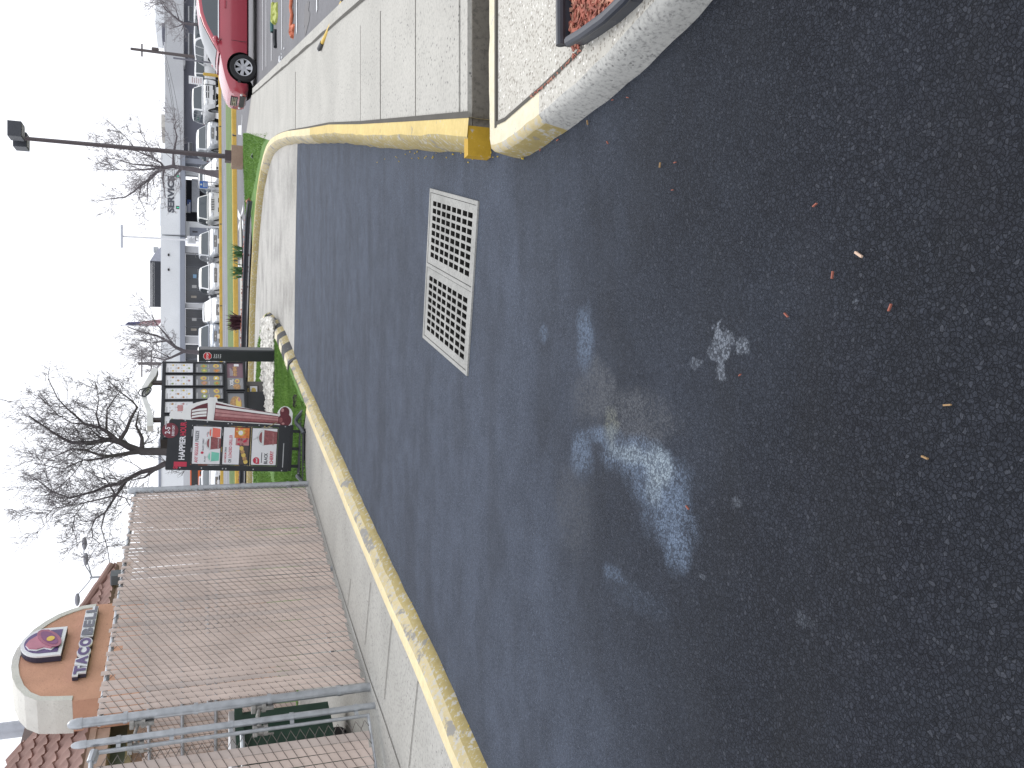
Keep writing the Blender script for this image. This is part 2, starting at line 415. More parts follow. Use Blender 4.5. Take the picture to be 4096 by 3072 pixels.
# drain corners (surveyed)
D1, D2, D3, D4 = Vector((1.273, 5.386)), Vector((.99, 4.398)), Vector((.059, 4.596)), Vector((.324, 5.573))
LK = [(-3.35, -.6), (-2.95, 1.0), (-2.55, 2.4), (-2.011, 4.295), (-1.855, 4.851), (-1.683, 5.453), (-1.466, 6.382), (-1.068, 7.925), (-.821, 8.835), (-.003, 11.962), (.39, 13.4)]
LTIP = [(.39, 13.4), (.64, 14.25), (.94, 15.3), (1.22, 16.7), (1.46, 18.1), (1.52, 18.75), (1.36, 19.1)]
RK = [(1.205, 4.217), (1.636, 5.772), (2.059, 7.295), (2.583, 9.127), (3.1, 11.1), (3.686, 13.3), (4.15, 15.2), (4.5, 16.9), (4.62, 18.1), (4.55, 19.3), (4.27, 20.5), (3.54, 21.7), (2.4, 22.85), (1.26, 23.45), (-.5, 24.0), (-4, 24.7), (-12, 25.6), (-30, 27.0)]
NP = [(3.0, 3.89), (1.16, 3.89), (1.10, 3.855), (1.082, 3.78), (1.062, 3.646), (1.057, 3.213), (1.059, 3.032), (1.072, 2.77), (1.087, 2.541), (1.112, 2.381), (1.133, 2.236), (1.20, 1.98), (1.36, 1.6), (1.62, 1.25), (2.1, .9), (3.0, .6)]
asph = [(-3.6, -3), (3.2, -3), (3.2, .55)] + [(x + .05, y) for x, y in reversed(NP[1:-1])] + [(3.2, 3.85), (3.2, 4.3), (1.25, 4.3)] + [(x + .04, y) for x, y in RK[1:5]] + [(3.72, 13.226), (2.238, 13.503), (.753, 13.682), (.40, 13.74)] + [(x - .04, y) for x, y in reversed(LK)]
ins = lambda p, k: tuple(p)
sheet('drive_lane', asph, 0.0, ASPH, [[tuple(D1), tuple(D2), tuple(D3), tuple(D4)]])
lane2 = [(.3, 13.3), (.75, 13.6), (2.238, 13.44), (3.75, 13.1)] + [(x + .05, y) for x, y in RK[6:12]] + [(2.4, 22.95), (1.26, 23.5), (-.5, 24.1), (-4, 24.8), (-12, 25.7), (-30, 27.1), (-30, 22.6), (-9, 22.4), (-3, 21.4), (0.2, 19.9), (1.0, 18.8), (.6, 16)]
sheet('concrete_lane', lane2, -.008, CONC_OLD)
sheet('parking_lot', [(2.2, -10), (70, -10), (70, 34.6), (2.2, 34.6)], -.016, LOTA)
sheet('parking_lot', [(-90, 24.5), (2.2, 24.5), (2.2, 33.5), (-90, 31.6)], -.016, LOTA)
def lineY(x, y0, x0, y1, x1): return y0 + (y1 - y0) * (x - x0) / (x1 - x0)
KN = lambda x: lineY(x, 34.3, 9.0, 32.6, 1.2)         # near yellow road kerb contact line
KF = lambda x: lineY(x, 54.6, 14.2, 52.4, 2.1)        # far yellow road kerb
def strip(name, f0, f1, z, m, x0=-90, x1=110):
    return sheet(name, [(x0, f0(x0)), (x1, f0(x1)), (x1, f1(x1)), (x0, f1(x0))], z, m)
RE = lambda x: lineY(x, 43.9, 11.5, 41.2, 1.8)
strip('road', lambda x: RE(x) - .3, lambda x: KF(x) + .3, -.012, ROADM)
def flatten(f): return f
# grass verge (raised behind its kerb, falling to the road)
def verge():
    b = MB(); vs = []; fs = []; n = 60
    for i in range(n + 1):
        x = -90 + 200 * i / n
        for y, z in ((KN(x) + .25, .13), (KN(x) + 1.2, .16), (RE(x) - 1, .10), (RE(x) + .05, .03)):
            vs.append((x, y, z))
    for i in range(n):
        for k in range(3): fs.append((i * 4 + k, (i + 1) * 4 + k, (i + 1) * 4 + k + 1, i * 4 + k + 1))
    b.add(vs, [tuple(reversed(f)) for f in fs], 0, True)
    props(b.build('grass_verge', VERGE), kind='structure')
verge()
def kerb(name, pts, h, w, bat, mats, step=.18, side=1, jit=.006, r=.035, zone=None, closed=None, cap=True):
    """pts: contact line; side=+1 when the raised body lies to the left of the walking direction."""
    P = smooth_line([Vector((p[0], p[1], 0)) for p in pts], step)
    prof = [(0, -.03), (0, 0), (bat * .45, h * .45), (bat * .85, h - r), (bat + r * .35, h - r * .3), (bat + r, h), (w, h), (w, -.03)]
    vs = []; fs = []; mi = []
    for i, p in enumerate(P):
        t = (P[min(i + 1, len(P) - 1)] - P[max(i - 1, 0)]).normalized(); nr = Vector((-t.y, t.x, 0)) * side
        j = random.uniform(-jit, jit)
        for k, (d, z) in enumerate(prof):
            jj = j if 0 < k < 6 else 0
            q = p + nr * (d + jj); vs.append((q.x, q.y, z + (random.uniform(-jit, jit) * .5 if 2 < k < 6 else 0)))
    n = len(prof); b = MB()
    for i in range(len(P) - 1):
        for k in range(n - 1):
            f = (i * n + k, (i + 1) * n + k, (i + 1) * n + k + 1, i * n + k + 1)
            fs.append(f if side < 0 else tuple(reversed(f)))
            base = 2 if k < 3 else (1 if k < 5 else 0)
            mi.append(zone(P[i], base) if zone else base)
    b.add(vs, fs)
    b.m = mi; b.s = [True] * len(fs)
    if cap:
        for s0 in (0, (len(P) - 1) * n):
            b.f.append([s0 + k for k in range(n)]); b.m.append(zone(P[0 if s0 == 0 else -1], 2) if zone else 2); b.s.append(False)
    return props(b.build(name, mats, None, 50), kind='structure')
HL, HR = .10, .13
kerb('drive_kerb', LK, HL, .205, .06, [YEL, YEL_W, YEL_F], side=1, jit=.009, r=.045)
cum = [0]
def zebra(p, base):
    return 3 if int((p.y * 1.9 + p.x) * 1.0) % 2 else base
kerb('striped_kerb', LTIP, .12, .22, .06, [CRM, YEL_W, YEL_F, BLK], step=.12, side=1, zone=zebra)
def rzone(p, base):
    if p.y > 19 or p.x < 3: return {0: 4, 1: 5, 2: 5}[base]
    return base
kerb('lane_kerb', RK, HR, .18, .055, [YEL, YEL_W, YEL_W, YEL_SHADE, m_paint('yellow_kerb_paint_far', (.63, .49, .19), .3, .05), YEL_F], side=-1, jit=.007, zone=rzone, cap=False)
def nzone(p, base):
    if p.x > 1.14 and p.y > 3.8: return 0 if base < 2 else 5
    if p.y > 3.22: return [0, 1, 2][base]
    return [3, 4, 4][base]
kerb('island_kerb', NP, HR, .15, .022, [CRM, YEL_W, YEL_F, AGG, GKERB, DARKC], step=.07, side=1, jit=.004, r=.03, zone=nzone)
# walk slab beside the drive: its end face is yellow paint, then stained concrete, both with shade in the colour
far_in = [gp(1450, 0, HR), gp(1005, 382, HR)]
slab = [(x + .20, y + .01) for x, y in RK[0:9]]
slab[0] = (1.20 + .01, 4.213)
inner = [Vector((p[0], p[1])) for p in RK[0:9]]
def walk_slab():
    b = MB()
    Rk = smooth_line([Vector((x, y, 0)) for x, y in RK[:8]], .3)
    edge = [(p.x + .185, p.y - .04) for p in Rk if p.y > 4.22]
    a = far_in[0]; c = far_in[1]
    d = (c - a).normalized(); a2 = a - d * 6
    x_end = a.x - d.x / d.y * (a.y - 4.21)
    end_r = (x_end, 4.21)
    cap = gp(985, 530, HR)
    poly = [(1.40, 4.36)] + [e for e in edge if e[1] > 4.4] + [(4.82, 17.3), (cap.x, cap.y), (c.x, c.y), (x_end + d.x / d.y * .15, 4.36)]
    b.prism(poly, -.02, HR - .004, 0)
    # smooth lighter end strip, separated by a tooled joint
    b.box(1.345, x_end - .02, 4.21, 4.335, -.02, HR - .006, 1)
    b.box(1.345, x_end - .05, 4.195, 4.21, -.02, HR - .03, 2)
    b.box(1.19, 1.345, 4.195, 4.26, -.02, HR - .004, 3)
    b.box(1.345, x_end - .02, 4.335, 4.36, -.02, HR - .03, 4)
    for i, v in enumerate(((1181, 0), (1520, 0), (1660, 0), (1440, 0))):
        Y = gp(v[0], 300, HR).y
        if i in (0, 1, 2, 3):
            xs = gp(v[0], 505, HR).x - .05; xe = a.x + d.x / d.y * (Y - a.y) - .2
            b.box(xs, xe, Y - .004, Y + .004, HR - .0045, HR + .0005 - .001 * i, 4)
    # seam between slab and outer kerb, debris filled
    ln = [(x + .17, y - .05) for x, y in RK[0:6]]
    b.add([(p[0], p[1], HR + .002) for p in ln] + [(p[0] + .035 - .004 * i, p[1], HR + .002) for i, p in enumerate(ln)],
          [(i + 6, i + 7, i + 1, i) for i in range(5)], 4)
    props(b.build('sidewalk', [CONC, CONC, DARKC, YEL_SHADE, GAPM]), kind='structure')
    # plain kerb along the parking bays
    nrm = Vector((d.y, -d.x, 0)); k = MB()
    P = [a2 + d * (i * .5) for i in range(int((c - a2).length / .5) + 1)]
    P = [p for p in P if p.y > 4.0]
    prof = [(-.005, HR), (.15, HR), (.175, HR - .03), (.185, -.03)]
    vs = []; fs = []
    for p in P:
        for dd, z in prof: q = p + nrm * dd; vs.append((q.x, q.y, z))
    for i in range(len(P) - 1):
        for j in range(3): fs.append((i * 4 + j, i * 4 + j + 1, (i + 1) * 4 + j + 1, (i + 1) * 4 + j))
    k.add(vs, fs, 0, False)
    q0 = [P[0] + nrm * dd for dd, z in prof]
    k.add([(q.x, q.y, z) for q, (dd, z) in zip(q0, prof)] + [(q0[0].x, q0[0].y, -.03)], [(4, 3, 2, 1, 0)], 0)
    vs = []
    for i, p in enumerate(P):
        j1, j2 = random.uniform(0, .008), random.uniform(0, .02)
        q = p + nrm * (-.008 - j1); vs.append((q.x, q.y, HR + .003)); q = p + nrm * (.012 + j2); vs.append((q.x, q.y, HR + .003))
    k.add(vs, [(2 * i, 2 * i + 1, 2 * i + 3, 2 * i + 2) for i in range(len(P) - 1)], 1)
    props(k.build('parking_kerb', [CONC, GAPM]), kind='structure')
    return a, d, nrm
KA, KD, KNm = walk_slab()
# near island: exposed-aggregate top
isl = [(x + .13, y) for x, y in NP[3:-1]]
isl[0] = (1.22, 3.70)
sheet('island_paving', [(3.2, 3.75), (1.225, 3.75)] + isl[1:] + [(3.2, .7)], HR - .006, AGG)
def seams():
    b = MB(); ln = [(1.213, 3.735), (1.197, 3.62), (1.20, 3.2), (1.205, 3.03), (1.214, 2.80)]
    for (x0, y0), (x1, y1) in zip(ln, ln[1:]):
        b.add([(x0, y0, HR + .003), (x0 + .018, y0, HR + .003), (x1 + .018, y1, HR + .003), (x1, y1, HR + .003)], [(3, 2, 1, 0)])
    b.box(1.205, 3, 3.735, 3.757, HR - .006, HR + .004)
    props(b.build('paving_joint', GAPM), kind='structure')
seams()
# left concrete pad, fence enclosure floor
FP0, FPA, FPB, FPC = gp(1231, 1935, HL), gp(1477, 2748, HL), gp(1497, 2822, HL), gp(1536, 3072, HL)
S0, S1 = gp(1243, 1735, HL), gp(1222, 1952, HL)
T0, T1 = gp(1226, 1628, HL), gp(1213, 1722, HL)
pad = [(x - .19, y + .06) for x, y in smooth_line([Vector((x, y, 0)) for x, y in LK[1:9]], .3) and LK[1:9]] + [(T0.x, T0.y), (T1.x, T1.y), (S1.x, S1.y), (-9.5, 13.8), (-9.5, 1.0)]
sheet('concrete_pad', pad, HL - .005, CONC_L)
def pad_joints():
    b = MB()
    g = lambda x, y: gp(900 + x * .4973, 2300 + y * .4973, HL)
    for p, q in ((g(1340, 360), g(1280, 1000)), (g(1550, 850), g(1478, 1552)), (g(1170, 60), g(1125, 560)), (g(1010, 30), g(985, 250))):
        d = (q - p).normalized(); nn = Vector((-d.y, d.x, 0)) * .005
        b.add([p - nn, p + nn, q + nn, q - nn], [(0, 1, 2, 3)])
    # ledge line in front of the fence
    L = [gp(*v, HL) for v in ((1240, 1945), (1345, 2300), (1480, 2720), (1530, 2860), (1600, 3072))]
    for p, q in zip(L, L[1:]):
        d = (q - p).normalized(); nn = Vector((-d.y, d.x, 0)) * .006
        b.add([p - nn, p + nn, q + nn, q - nn], [(0, 1, 2, 3)])
    for v in b.v: v.z = HL + .001
    for f in b.f:
        pass
    o = b.build('paving_joint', GAPM); props(o, kind='structure')
    bm = bmesh.new(); bm.from_mesh(o.data); bmesh.ops.recalc_face_normals(bm, faces=bm.faces)
    for f in bm.faces:
        if f.normal.z < 0: f.normal_flip()
    bm.to_mesh(o.data); bm.free()
pad_joints()
# lawns
LZ = .105
isl_l = [gp(*p, LZ) for p in ((1243, 1735), (1205, 1640), (1168, 1555), (1130, 1440), (1100, 1350), (1080, 1300), (1070, 1250), (1046, 1285), (1030, 1380), (1024, 1500), (1014, 1700), (1012, 1950))]
lawn_l = [(T1.x, T1.y), (T0.x, T0.y)] + [(x - .09, y + .03) for x, y in LK[9:] + LTIP[1:-1]] + [(p.x, p.y) for p in isl_l[6:]] + [(-14, 24.2), (-14, 15), (S1.x - .1, S1.y)]
sheet('lawn', lawn_l, LZ, LAWN)
lawn_r = [(x + .15, y) for x, y in RK[7:10]] + [(4.42, 20.6), (3.75, 21.85), (3.2, 22.35)] + [tuple(gp(*p, LZ)[:2]) for p in ((1002, 800), (995, 860), (982, 870), (979, 760), (974, 650), (973, 532), (1085, 528))]
sheet('lawn', lawn_r, LZ, LAWN)
bed_px = ((1006, 800), (1003, 870), (1000, 940), (982, 1350), (976, 1700), (972, 2000), (962, 2000), (967, 1480), (972, 1300), (980, 1050), (988, 900), (996, 800))
MULCH = m_grass('mulch_red', (.16, .05, .03), (.27, .10, .07))
bed = [gp(*p, LZ) for p in bed_px]
sheet('mulch_bed', [(p.x, p.y) for p in bed], LZ + .02, MULCH)
ped = [gp(*p, .02) for p in ((965, 900), (972, 1300), (962, 1900), (957, 1900), (962, 1300), (957, 900), (962, 850))]
sheet('path', [(p.x, p.y) for p in ped], .02, CONC)
# road kerbs and markings
def straight_kerb(fn, name, m):
    b = MB(); n = 80; prof = [(0, -.03), (.02, .12), (.04, .15), (.26, .15), (.26, -.03)]; vs = []; fs = []
    for i in range(n + 1):
        x = -90 + 200 * i / n
        for d, z in prof: vs.append((x, fn(x) + d, z))
    for i in range(n):
        for k in range(4): fs.append((i * 5 + k, (i + 1) * 5 + k, (i + 1) * 5 + k + 1, i * 5 + k + 1))
    b.add(vs, fs)
    for i in range(26):
        x = -60 + 5.8 * i + .4 * (i % 3); y = fn(x); b.add([(x, y - .004, 0), (x + .05, y - .004, 0), (x + .05, y + .016, .125), (x, y + .016, .125)], [(0, 1, 2, 3)], 1)
    props(b.build(name, [m, GAPM]), kind='structure')
straight_kerb(KN, 'road_kerb', YEL_FAR); straight_kerb(KF, 'road_kerb', YEL_FAR)
def markings():
    b = MB(); z = -.006
    # parking bay lines (parallel to the cars)
    for vpx, x_to in ((1049, 0), (1063, 0), (1084, 0), (1126, 0), (1185, 0), (1265, 0), (1388, 0)):
        Y = gp(vpx, 50).y; xk = KA.x + KD.x / KD.y * (Y - KA.y) + .45
        b.rect(xk + .05, xk + 5.4, Y - .05, Y + .05, z, None)
    # arrow strokes and dashes on the far aisle
    for (p, q, w) in (((965, 545), (968, 462), .12), ((968, 520), (952, 520), .16), ((950, 850), (972, 905), .14), ((952, 915), (972, 830), .1), ((952, 1060), (965, 1100), .1)):
        a, c = gp(*p), gp(*q); d = (c - a).normalized(); nn = Vector((-d.y, d.x, 0)) * w
        b.add([a - nn, a + nn, c + nn, c - nn], [(0, 1, 2, 3)])
    for v in b.v: v.z = z
    o = b.build('parking_lines', WLINE); props(o, kind='structure')
    b = MB()
    for i in range(40):
        x = -60 + i * 3.6; y = (RE(x) * .45 + KF(x) * .55); b.rect(x, x + (3.0 if i % 3 else 2), y - .06, y + .06, -.004, None)
        b.rect(x, x + 3.2, KF(x) - 1.4, KF(x) - 1.3, -.004, None)
    props(b.build('road_markings', WLINE), kind='structure')
markings()
# ---------------------------------------------------------------- storm drain
def storm_drain():
    t = thing('storm_drain', 'pair of rusty-edged steel drain grates set side by side in the asphalt lane', 'drain', ((D1.x + D3.x) / 2, (D1.y + D3.y) / 2, 0))
    O = Vector((-t.location.x, -t.location.y, 0))
    G = m_concrete('worn_grate_steel', (.33, .33, .315), .25, .5, .5, 2.0)
    PIT = flat('pit_dark', (.010, .010, .010), .95)
    def P(u, v):   # u 0..1 across (right->left), v 0..1 far->near
        a = D1.lerp(D4, u); c = D2.lerp(D3, u); p = a.lerp(c, v); return Vector((p.x, p.y, 0)) + O
    pit = MB(); c = [P(0, 0), P(0, 1), P(1, 1), P(1, 0)]; dz = Vector((0, 0, -.45))
    pit.add(c + [p + dz for p in c], [(0, 4, 5, 1), (1, 5, 6, 2), (2, 6, 7, 3), (3, 7, 4, 0), (4, 7, 6, 5)])
    pit.build('catch_basin', PIT, t)
    def slab(b, us, vs, holes, z0, z1, inset):
        nu, nv = len(us), len(vs)
        vv = [P(u, v) + Vector((0, 0, z1)) for v in vs for u in us] + [P(u, v) + Vector((0, 0, z0)) for v in vs for u in us]
        fs = []; K = nu * nv
        for j in range(nv - 1):
            for i in range(nu - 1):
                a, b_, c_, d = j * nu + i, j * nu + i + 1, (j + 1) * nu + i + 1, (j + 1) * nu + i
                if (i, j) in holes:
                    fs += [(a, b_, K + b_, K + a), (b_, c_, K + c_, K + b_), (c_, d, K + d, K + c_), (d, a, K + a, K + d)]
                else: fs += [(a, d, c_, b_)]
        b.add(vv, fs)
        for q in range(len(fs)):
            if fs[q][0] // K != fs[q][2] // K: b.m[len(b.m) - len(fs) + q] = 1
    fr = MB()
    for u0, u1, v0, v1 in ((-.012, 1.012, -.012, .012), (-.012, 1.012, .988, 1.012), (-.012, .012, .012, .988), (.988, 1.012, .012, .988), (.488, .512, .012, .988)):
        p = [P(u0, v0), P(u1, v0), P(u1, v1), P(u0, v1)]
        vv = [q + Vector((0, 0, .010)) for q in p] + [q + Vector((0, 0, -.05)) for q in p]
        fr.add(vv, [(3, 2, 1, 0), (0, 1, 5, 4), (1, 2, 6, 5), (2, 3, 7, 6), (3, 0, 4, 7)])
    fr.build('frame', G, t)
    for a, e in ((.016, .484), (.516, .984)):
        b = MB(); w = e - a
        us = [a]; hu = []
        for k in range(8):
            s = a + w * (.085 + .83 * k / 8); us += [s + w * .018, s + w * .086]
        us.append(e)
        vs = [.014]
        for k in range(4):
            s = .075 + .22 * k; vs += [s, s + .085, s + .105, s + .19]
        vs.append(.986)
        holes = {(i, j) for i in range(1, 17, 2) for j in range(1, 17, 2)}
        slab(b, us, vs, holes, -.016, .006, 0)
        b.build('grate', [G, flat('grate_hole_shade', (.030, .028, .026), .9)], t)  # second slot: near-black hole walls, shade inside the holes painted as colour
storm_drain()
# ---------------------------------------------------------------- chain-link fence with slats
SLAT = flat('tan_privacy_slat', (.56, .46, .405), .55, 0, .12, 3, .05, 40)
SLAT_L = flat('tan_privacy_slat_weathered', (.49, .415, .375), .6, 0, .16, 3)
WIRE = flat('fence_wire', (.14, .125, .115), .5, .55)
INNER = flat('enclosure_shadow', (.05, .045, .04), .9)
def fence_bits(t, p, q, zb, zt, pitch=.0715, seed=1, wires=True, fine=True):
    """slat and wire meshes between ground points p,q in the local space of t; visible side is to the right of p->q... offset +n."""
    rnd = random.Random(seed)
    o = Vector(t.location); p = Vector((p[0], p[1], 0)); q = Vector((q[0], q[1], 0)); L = (q - p).length
    d = (q - p) / L; n = Vector((d.y, -d.x, 0))
    def W(s, z, off): return p + d * s + n * off + Vector((0, 0, z)) - o
    sl = MB(); N_ = int(L / pitch)
    sag = [rnd.uniform(-1, 1) for _ in range(12)]
    for i in range(N_):
        s = (i + .5) * pitch + rnd.uniform(-.003, .003); w = .0325 + rnd.uniform(-.0022, .001); tl = rnd.uniform(-.006, .006) + .012 * math.sin(i * .35)
        z0 = zb + .03 + rnd.uniform(-.015, .02); z1 = zt + rnd.uniform(-.05, .015) + .012 * math.sin(i * .9)
        if rnd.random() < .06: z1 -= rnd.uniform(.04, .12)
        bow = .010 * math.sin(i * .22 + 1); vs = []; fs = []; K = 8
        for k in range(K + 1):
            f = k / K; z = z0 + (z1 - z0) * f; off = bow * math.sin(math.pi * f) + rnd.uniform(-.0015, .0015); ss = s + tl * (f - .5) * 2 * .8
            vs += [W(ss - w, z, off - .003), W(ss - w * .3, z, off + .003), W(ss + w * .3, z, off + .003), W(ss + w, z, off - .003)]
        for k in range(K):
            for m in range(3): fs.append((k * 4 + m, k * 4 + m + 1, (k + 1) * 4 + m + 1, (k + 1) * 4 + m))
            fs.append((k * 4 + 3, k * 4, (k + 1) * 4, (k + 1) * 4 + 3))
        fs.append((K * 4, K * 4 + 1, K * 4 + 2, K * 4 + 3))
        sl.add(vs, fs, 1 if rnd.random() < .15 else 0)
    sl.build('slat_panel', [SLAT, SLAT_L], t)
    if wires:
        wm = MB(); r = .0024; hp = pitch
        for i in range(N_ + 1):
            s0 = i * pitch; K = int((zt - zb) / hp); pts_f = []
            for k in range(K):
                z = zb + .02 + k * hp + (i % 2) * hp * .5
                # front run crosses this column's slat, back run returns
                a = W(s0 + .002, z, .009); b_ = W(s0 + pitch - .002, z + hp * .5, .009)
                c = W(s0 + .002, z + hp, .009)
                for u, v, off in ((a, b_, 0), (b_ + n * -.018, c + n * -.018, 1)):
                    ax = (v - u).normalized(); e1 = n * r; e2 = ax.cross(n).normalized() * r
                    vv = [u + e1, u - e1 * .5 + e2, u - e1 * .5 - e2, v + e1, v - e1 * .5 + e2, v - e1 * .5 - e2]
                    wm.add(vv, [(0, 1, 4, 3), (1, 2, 5, 4), (2, 0, 3, 5)], 0, True)
            a = W(s0, zb + K * hp, .004); wm.add([a + d * .003, a - d * .003, a + Vector((0, 0, .045)) + d * .006], [(0, 1, 2)])
        wm.build('wire_mesh', WIRE, t)
    return W
def post(b, x, y, z0, z1, r, dome=True, seg=16):
    pr = [(r, z0), (r, z1)]
    if dome: pr = [(r, z0), (r, z1 - .02), (r * 1.12, z1 - .02), (r * 1.12, z1 + .02), (r * 1.02, z1 + .04), (r * .85, z1 + .062), (r * .5, z1 + .078), (0, z1 + .084)]
    b.lathe(pr, seg, 0, Matrix.Translation((x, y, 0)))
def band(b, x, y, z, r, d, h=.03):
    b.lathe([(r, z - h / 2), (r + .006, z - h / 2), (r + .006, z + h / 2), (r, z + h / 2)], 14, 0, Matrix.Translation((x, y, 0)))
    b.box(r, r + .035, -.005, .005, z - h / 2, z + h / 2, 0, Matrix.Translation((x, y, 0)) @ Matrix.Rotation(math.atan2(d[1], d[0]), 4, 'Z'))
ZT = HL + 2.06
FD = (FPA - FP0).normalized(); FN = Vector((FD.y, -FD.x, 0)) * -1
if FN.x > 0: FN = -FN
def enclosure():
    t = thing('chain_link_fence', 'long tan slatted chain-link fence beside the drive, ending at the drinks banner', 'fence', (FP0.x, FP0.y, 0))
    o = t.location
    fence_bits(t, FPA - FD * .07, FP0 + FD * .05, HL, ZT, seed=3)
    for P, r, zt in ((FPA, .036, ZT + .10), (FP0, .038, ZT - .02)):
        b = MB(); x, y = P.x - o.x, P.y - o.y
        post(b, x, y, -.02, zt, r)
        for z in (.35, .9, 1.45, 1.95): band(b, x, y, z, r, -FD if P is FPA else FD)
        b.build('post', STEEL, t)
    for z in (1.25, ZT - .13, .22):
        b = MB(); b.tube([FPA - Vector(o) + FN * .03 + Vector((0, 0, z + o.z)), FP0 - Vector(o) + FN * .03 + Vector((0, 0, z))], .021, 8); b.build('rail', STEEL, t)
    mid = FPA.lerp(FP0, .5); b = MB(); post(b, mid.x - o.x + FN.x * .06, mid.y - o.y + FN.y * .06, 0, ZT - .15, .03, True); b.build('post', STEEL, t)
    # return sides of the enclosure
    Q0, QA = FP0 + FN * 4.9, FPA + FN * 5.0 + FD * 1.2
    t2 = thing('chain_link_fence', 'rear tan slatted fence, seen through the gap between the two gate posts', 'fence', (FP0.x, FP0.y, 0))
    fence_bits(t2, Q0, FP0 + FN * .1, HL, ZT - .05, seed=5)
    for P in (Q0,):
        b = MB(); post(b, P.x - FP0.x, P.y - FP0.y, 0, ZT, .04); b.build('post', STEEL, t2)
    for z in (ZT - .13, 1.2):
        b = MB(); b.tube([FN * .1 + FD * .03 + Vector((0, 0, z)), FN * 4.8 + FD * .03 + Vector((0, 0, z))], .022, 8); b.build('rail', STEEL, t2)
    b = MB(); b.tube([FN * 1.5 - FD * -.06 + Vector((0, 0, 1.62)), FN * 4.4 + FD * .06 + Vector((0, 0, 1.62))], .024, 8); b.build('rail', STEEL, t2)
enclosure()
def gate():
    GD = (FPC - FPB).normalized(); GE = FPB + GD * 1.9; GN = Vector((GD.y, -GD.x, 0))
    t = thing('gate', 'nearest tan slatted gate in a galvanised pipe frame, latched to the fence post', 'gate', (FPB.x, FPB.y, 0))
    o = Vector(t.location)
    b = MB(); post(b, 0, 0, .02, ZT + .05, .026)
    for z in (.25, .75, 1.2, 1.62, 1.98): band(b, 0, 0, z, .026, GD)
    b.build('post', STEEL, t)
    e = [GD * .075 + Vector((0, 0, HL + .06)), GD * .075 + Vector((0, 0, ZT - .06)), GD * .09 + Vector((0, 0, ZT - .025)), GD * .15 + Vector((0, 0, ZT - .01)), GD * 1.85 + Vector((0, 0, ZT - .01)), GD * 1.9 + Vector((0, 0, ZT - .06)), GD * 1.9 + Vector((0, 0, HL + .06))]
    b = MB(); b.tube(e, .017, 10, closed=True)
    b.tube([GD * .06 + Vector((0, 0, ZT - .03)), GD * .14 + Vector((0, 0, ZT - .012))], .034, 10)
    b.tube([GD * .06 + GN * .035 + Vector((0, 0, 1.12)), GD * 1.9 + GN * .035 + Vector((0, 0, 1.12))], .018, 8)
    b.build('frame', STEEL, t)
    fence_bits(t, GE, FPB + GD * .13, HL + .04, ZT - .06, seed=9)
    # fork latch bridging to the fence post
    A = FPA - o
    for z, s in ((.98, 1), (1.86, .8)):
        b = MB()
        a = Vector((A.x * .85, A.y * .85, z)) - GN * -.05; c = GD * .05 + Vector((0, 0, z)) + GN * .05
        b.tube([a, a.lerp(c, .5) + Vector((0, 0, .02)), c], .016 * s, 8)
        for p in (a, c):
            b.lathe([(.020, -.05), (.045, -.05), (.045, -.02), (.03, -.02), (.03, .03), (.048, .03), (.048, .06), (.02, .06)], 12, 0, Matrix.Translation(p))
        b.box(-.012, .012, -.06, .02, -.11, -.03, 0, Matrix.Translation(a))
        b.tube([c + Vector((0, 0, .04)), c + GN * .07 + Vector((0, 0, .02)), c + GN * .08 + Vector((0, 0, -.10))], .008, 6)
        b.build('latch', flat('worn_zinc', (.34, .33, .31), .6, .5, .3, 30), t)
    return GD
GD = gate()
def dumpster():
    c = FPA + FN * 1.75 - FD * -.0
    t = thing('dumpster', 'dark green steel dumpster with white lid edge inside the fenced enclosure', 'dumpster', (c.x, c.y, HL - .005), math.atan2(FD.y, FD.x))
    GRN = flat('dumpster_green', (.028, .075, .055), .5, 0, .2, 4, .05)
    b = MB(); b.rbox(-1.1, .75, -.85, .85, .16, 1.02, .03)
    for x in (-.95, -.4, .15, .6): b.box(x - .04, x + .04, .85, .89, .2, .98); b.box(x - .04, x + .04, -.89, -.85, .2, .98)
    b.box(-1.14, .79, -.89, .89, .95, 1.02)
    b.build('body', GRN, t)
    b = MB(); b.rbox(-1.12, .77, -.87, .87, 1.024, 1.07, .04); b.build('lid', flat('lid_pale', (.55, .56, .57), .5), t)
    for x in (-.9, .6):
        for y in (-.6, .6):
            b = MB(); b.lathe([(.02, -.025), (.08, -.025), (.08, .025), (.02, .025)], 16, 0, Matrix.Translation((x, y, .08)) @ Matrix.Rotation(R(90), 4, 'X'))
            b.box(x - .05, x + .05, y - .04, y - .03, .06, .165); b.box(x - .05, x + .05, y + .03, y + .04, .06, .165); b.build('caster', BLACKM, t)
dumpster()
# ---------------------------------------------------------------- orange restaurant behind the enclosure
STUC = None
def stucco(name, c):
    m, t, b = nodes(name); co = coords(t, True)
    n1 = noise(t, co, 2, 5); n2 = noise(t, co, 22, 5, .65)
    col = ramp(t, n1, [(.3, tuple(x * .88 for x in c)), (.7, tuple(min(1, x * 1.08) for x in c))])
    col = mixc(t, ramp_f(t, n2, .60, .72), col, tuple(x * .72 for x in c))
    t.links.new(col, b.inputs['Base Color']); b.inputs['Roughness'].default_value = .9; b.inputs['Specular IOR Level'].default_value = .2
    bump(t, b, n2, .5, .02); return m
ORG = stucco('orange_stucco', (.60, .335, .235)); CREAM = stucco('cream_stucco', (.66, .65, .60))
TILE = flat('clay_roof_tile', (.285, .18, .155), .75, 0, .22, 2.5, .1, 30)
FASC = flat('pink_fascia', (.46, .33, .27), .7)
WD = Vector((.30, .954, 0)).normalized(); WN = Vector((-WD.y, WD.x, 0))       # along the wall (away), into the building
WO = vp(378, 2920, 15.6); WO.z = 0; WO = WO - WN * .62                        # arch face plane
WQ = WO + WD
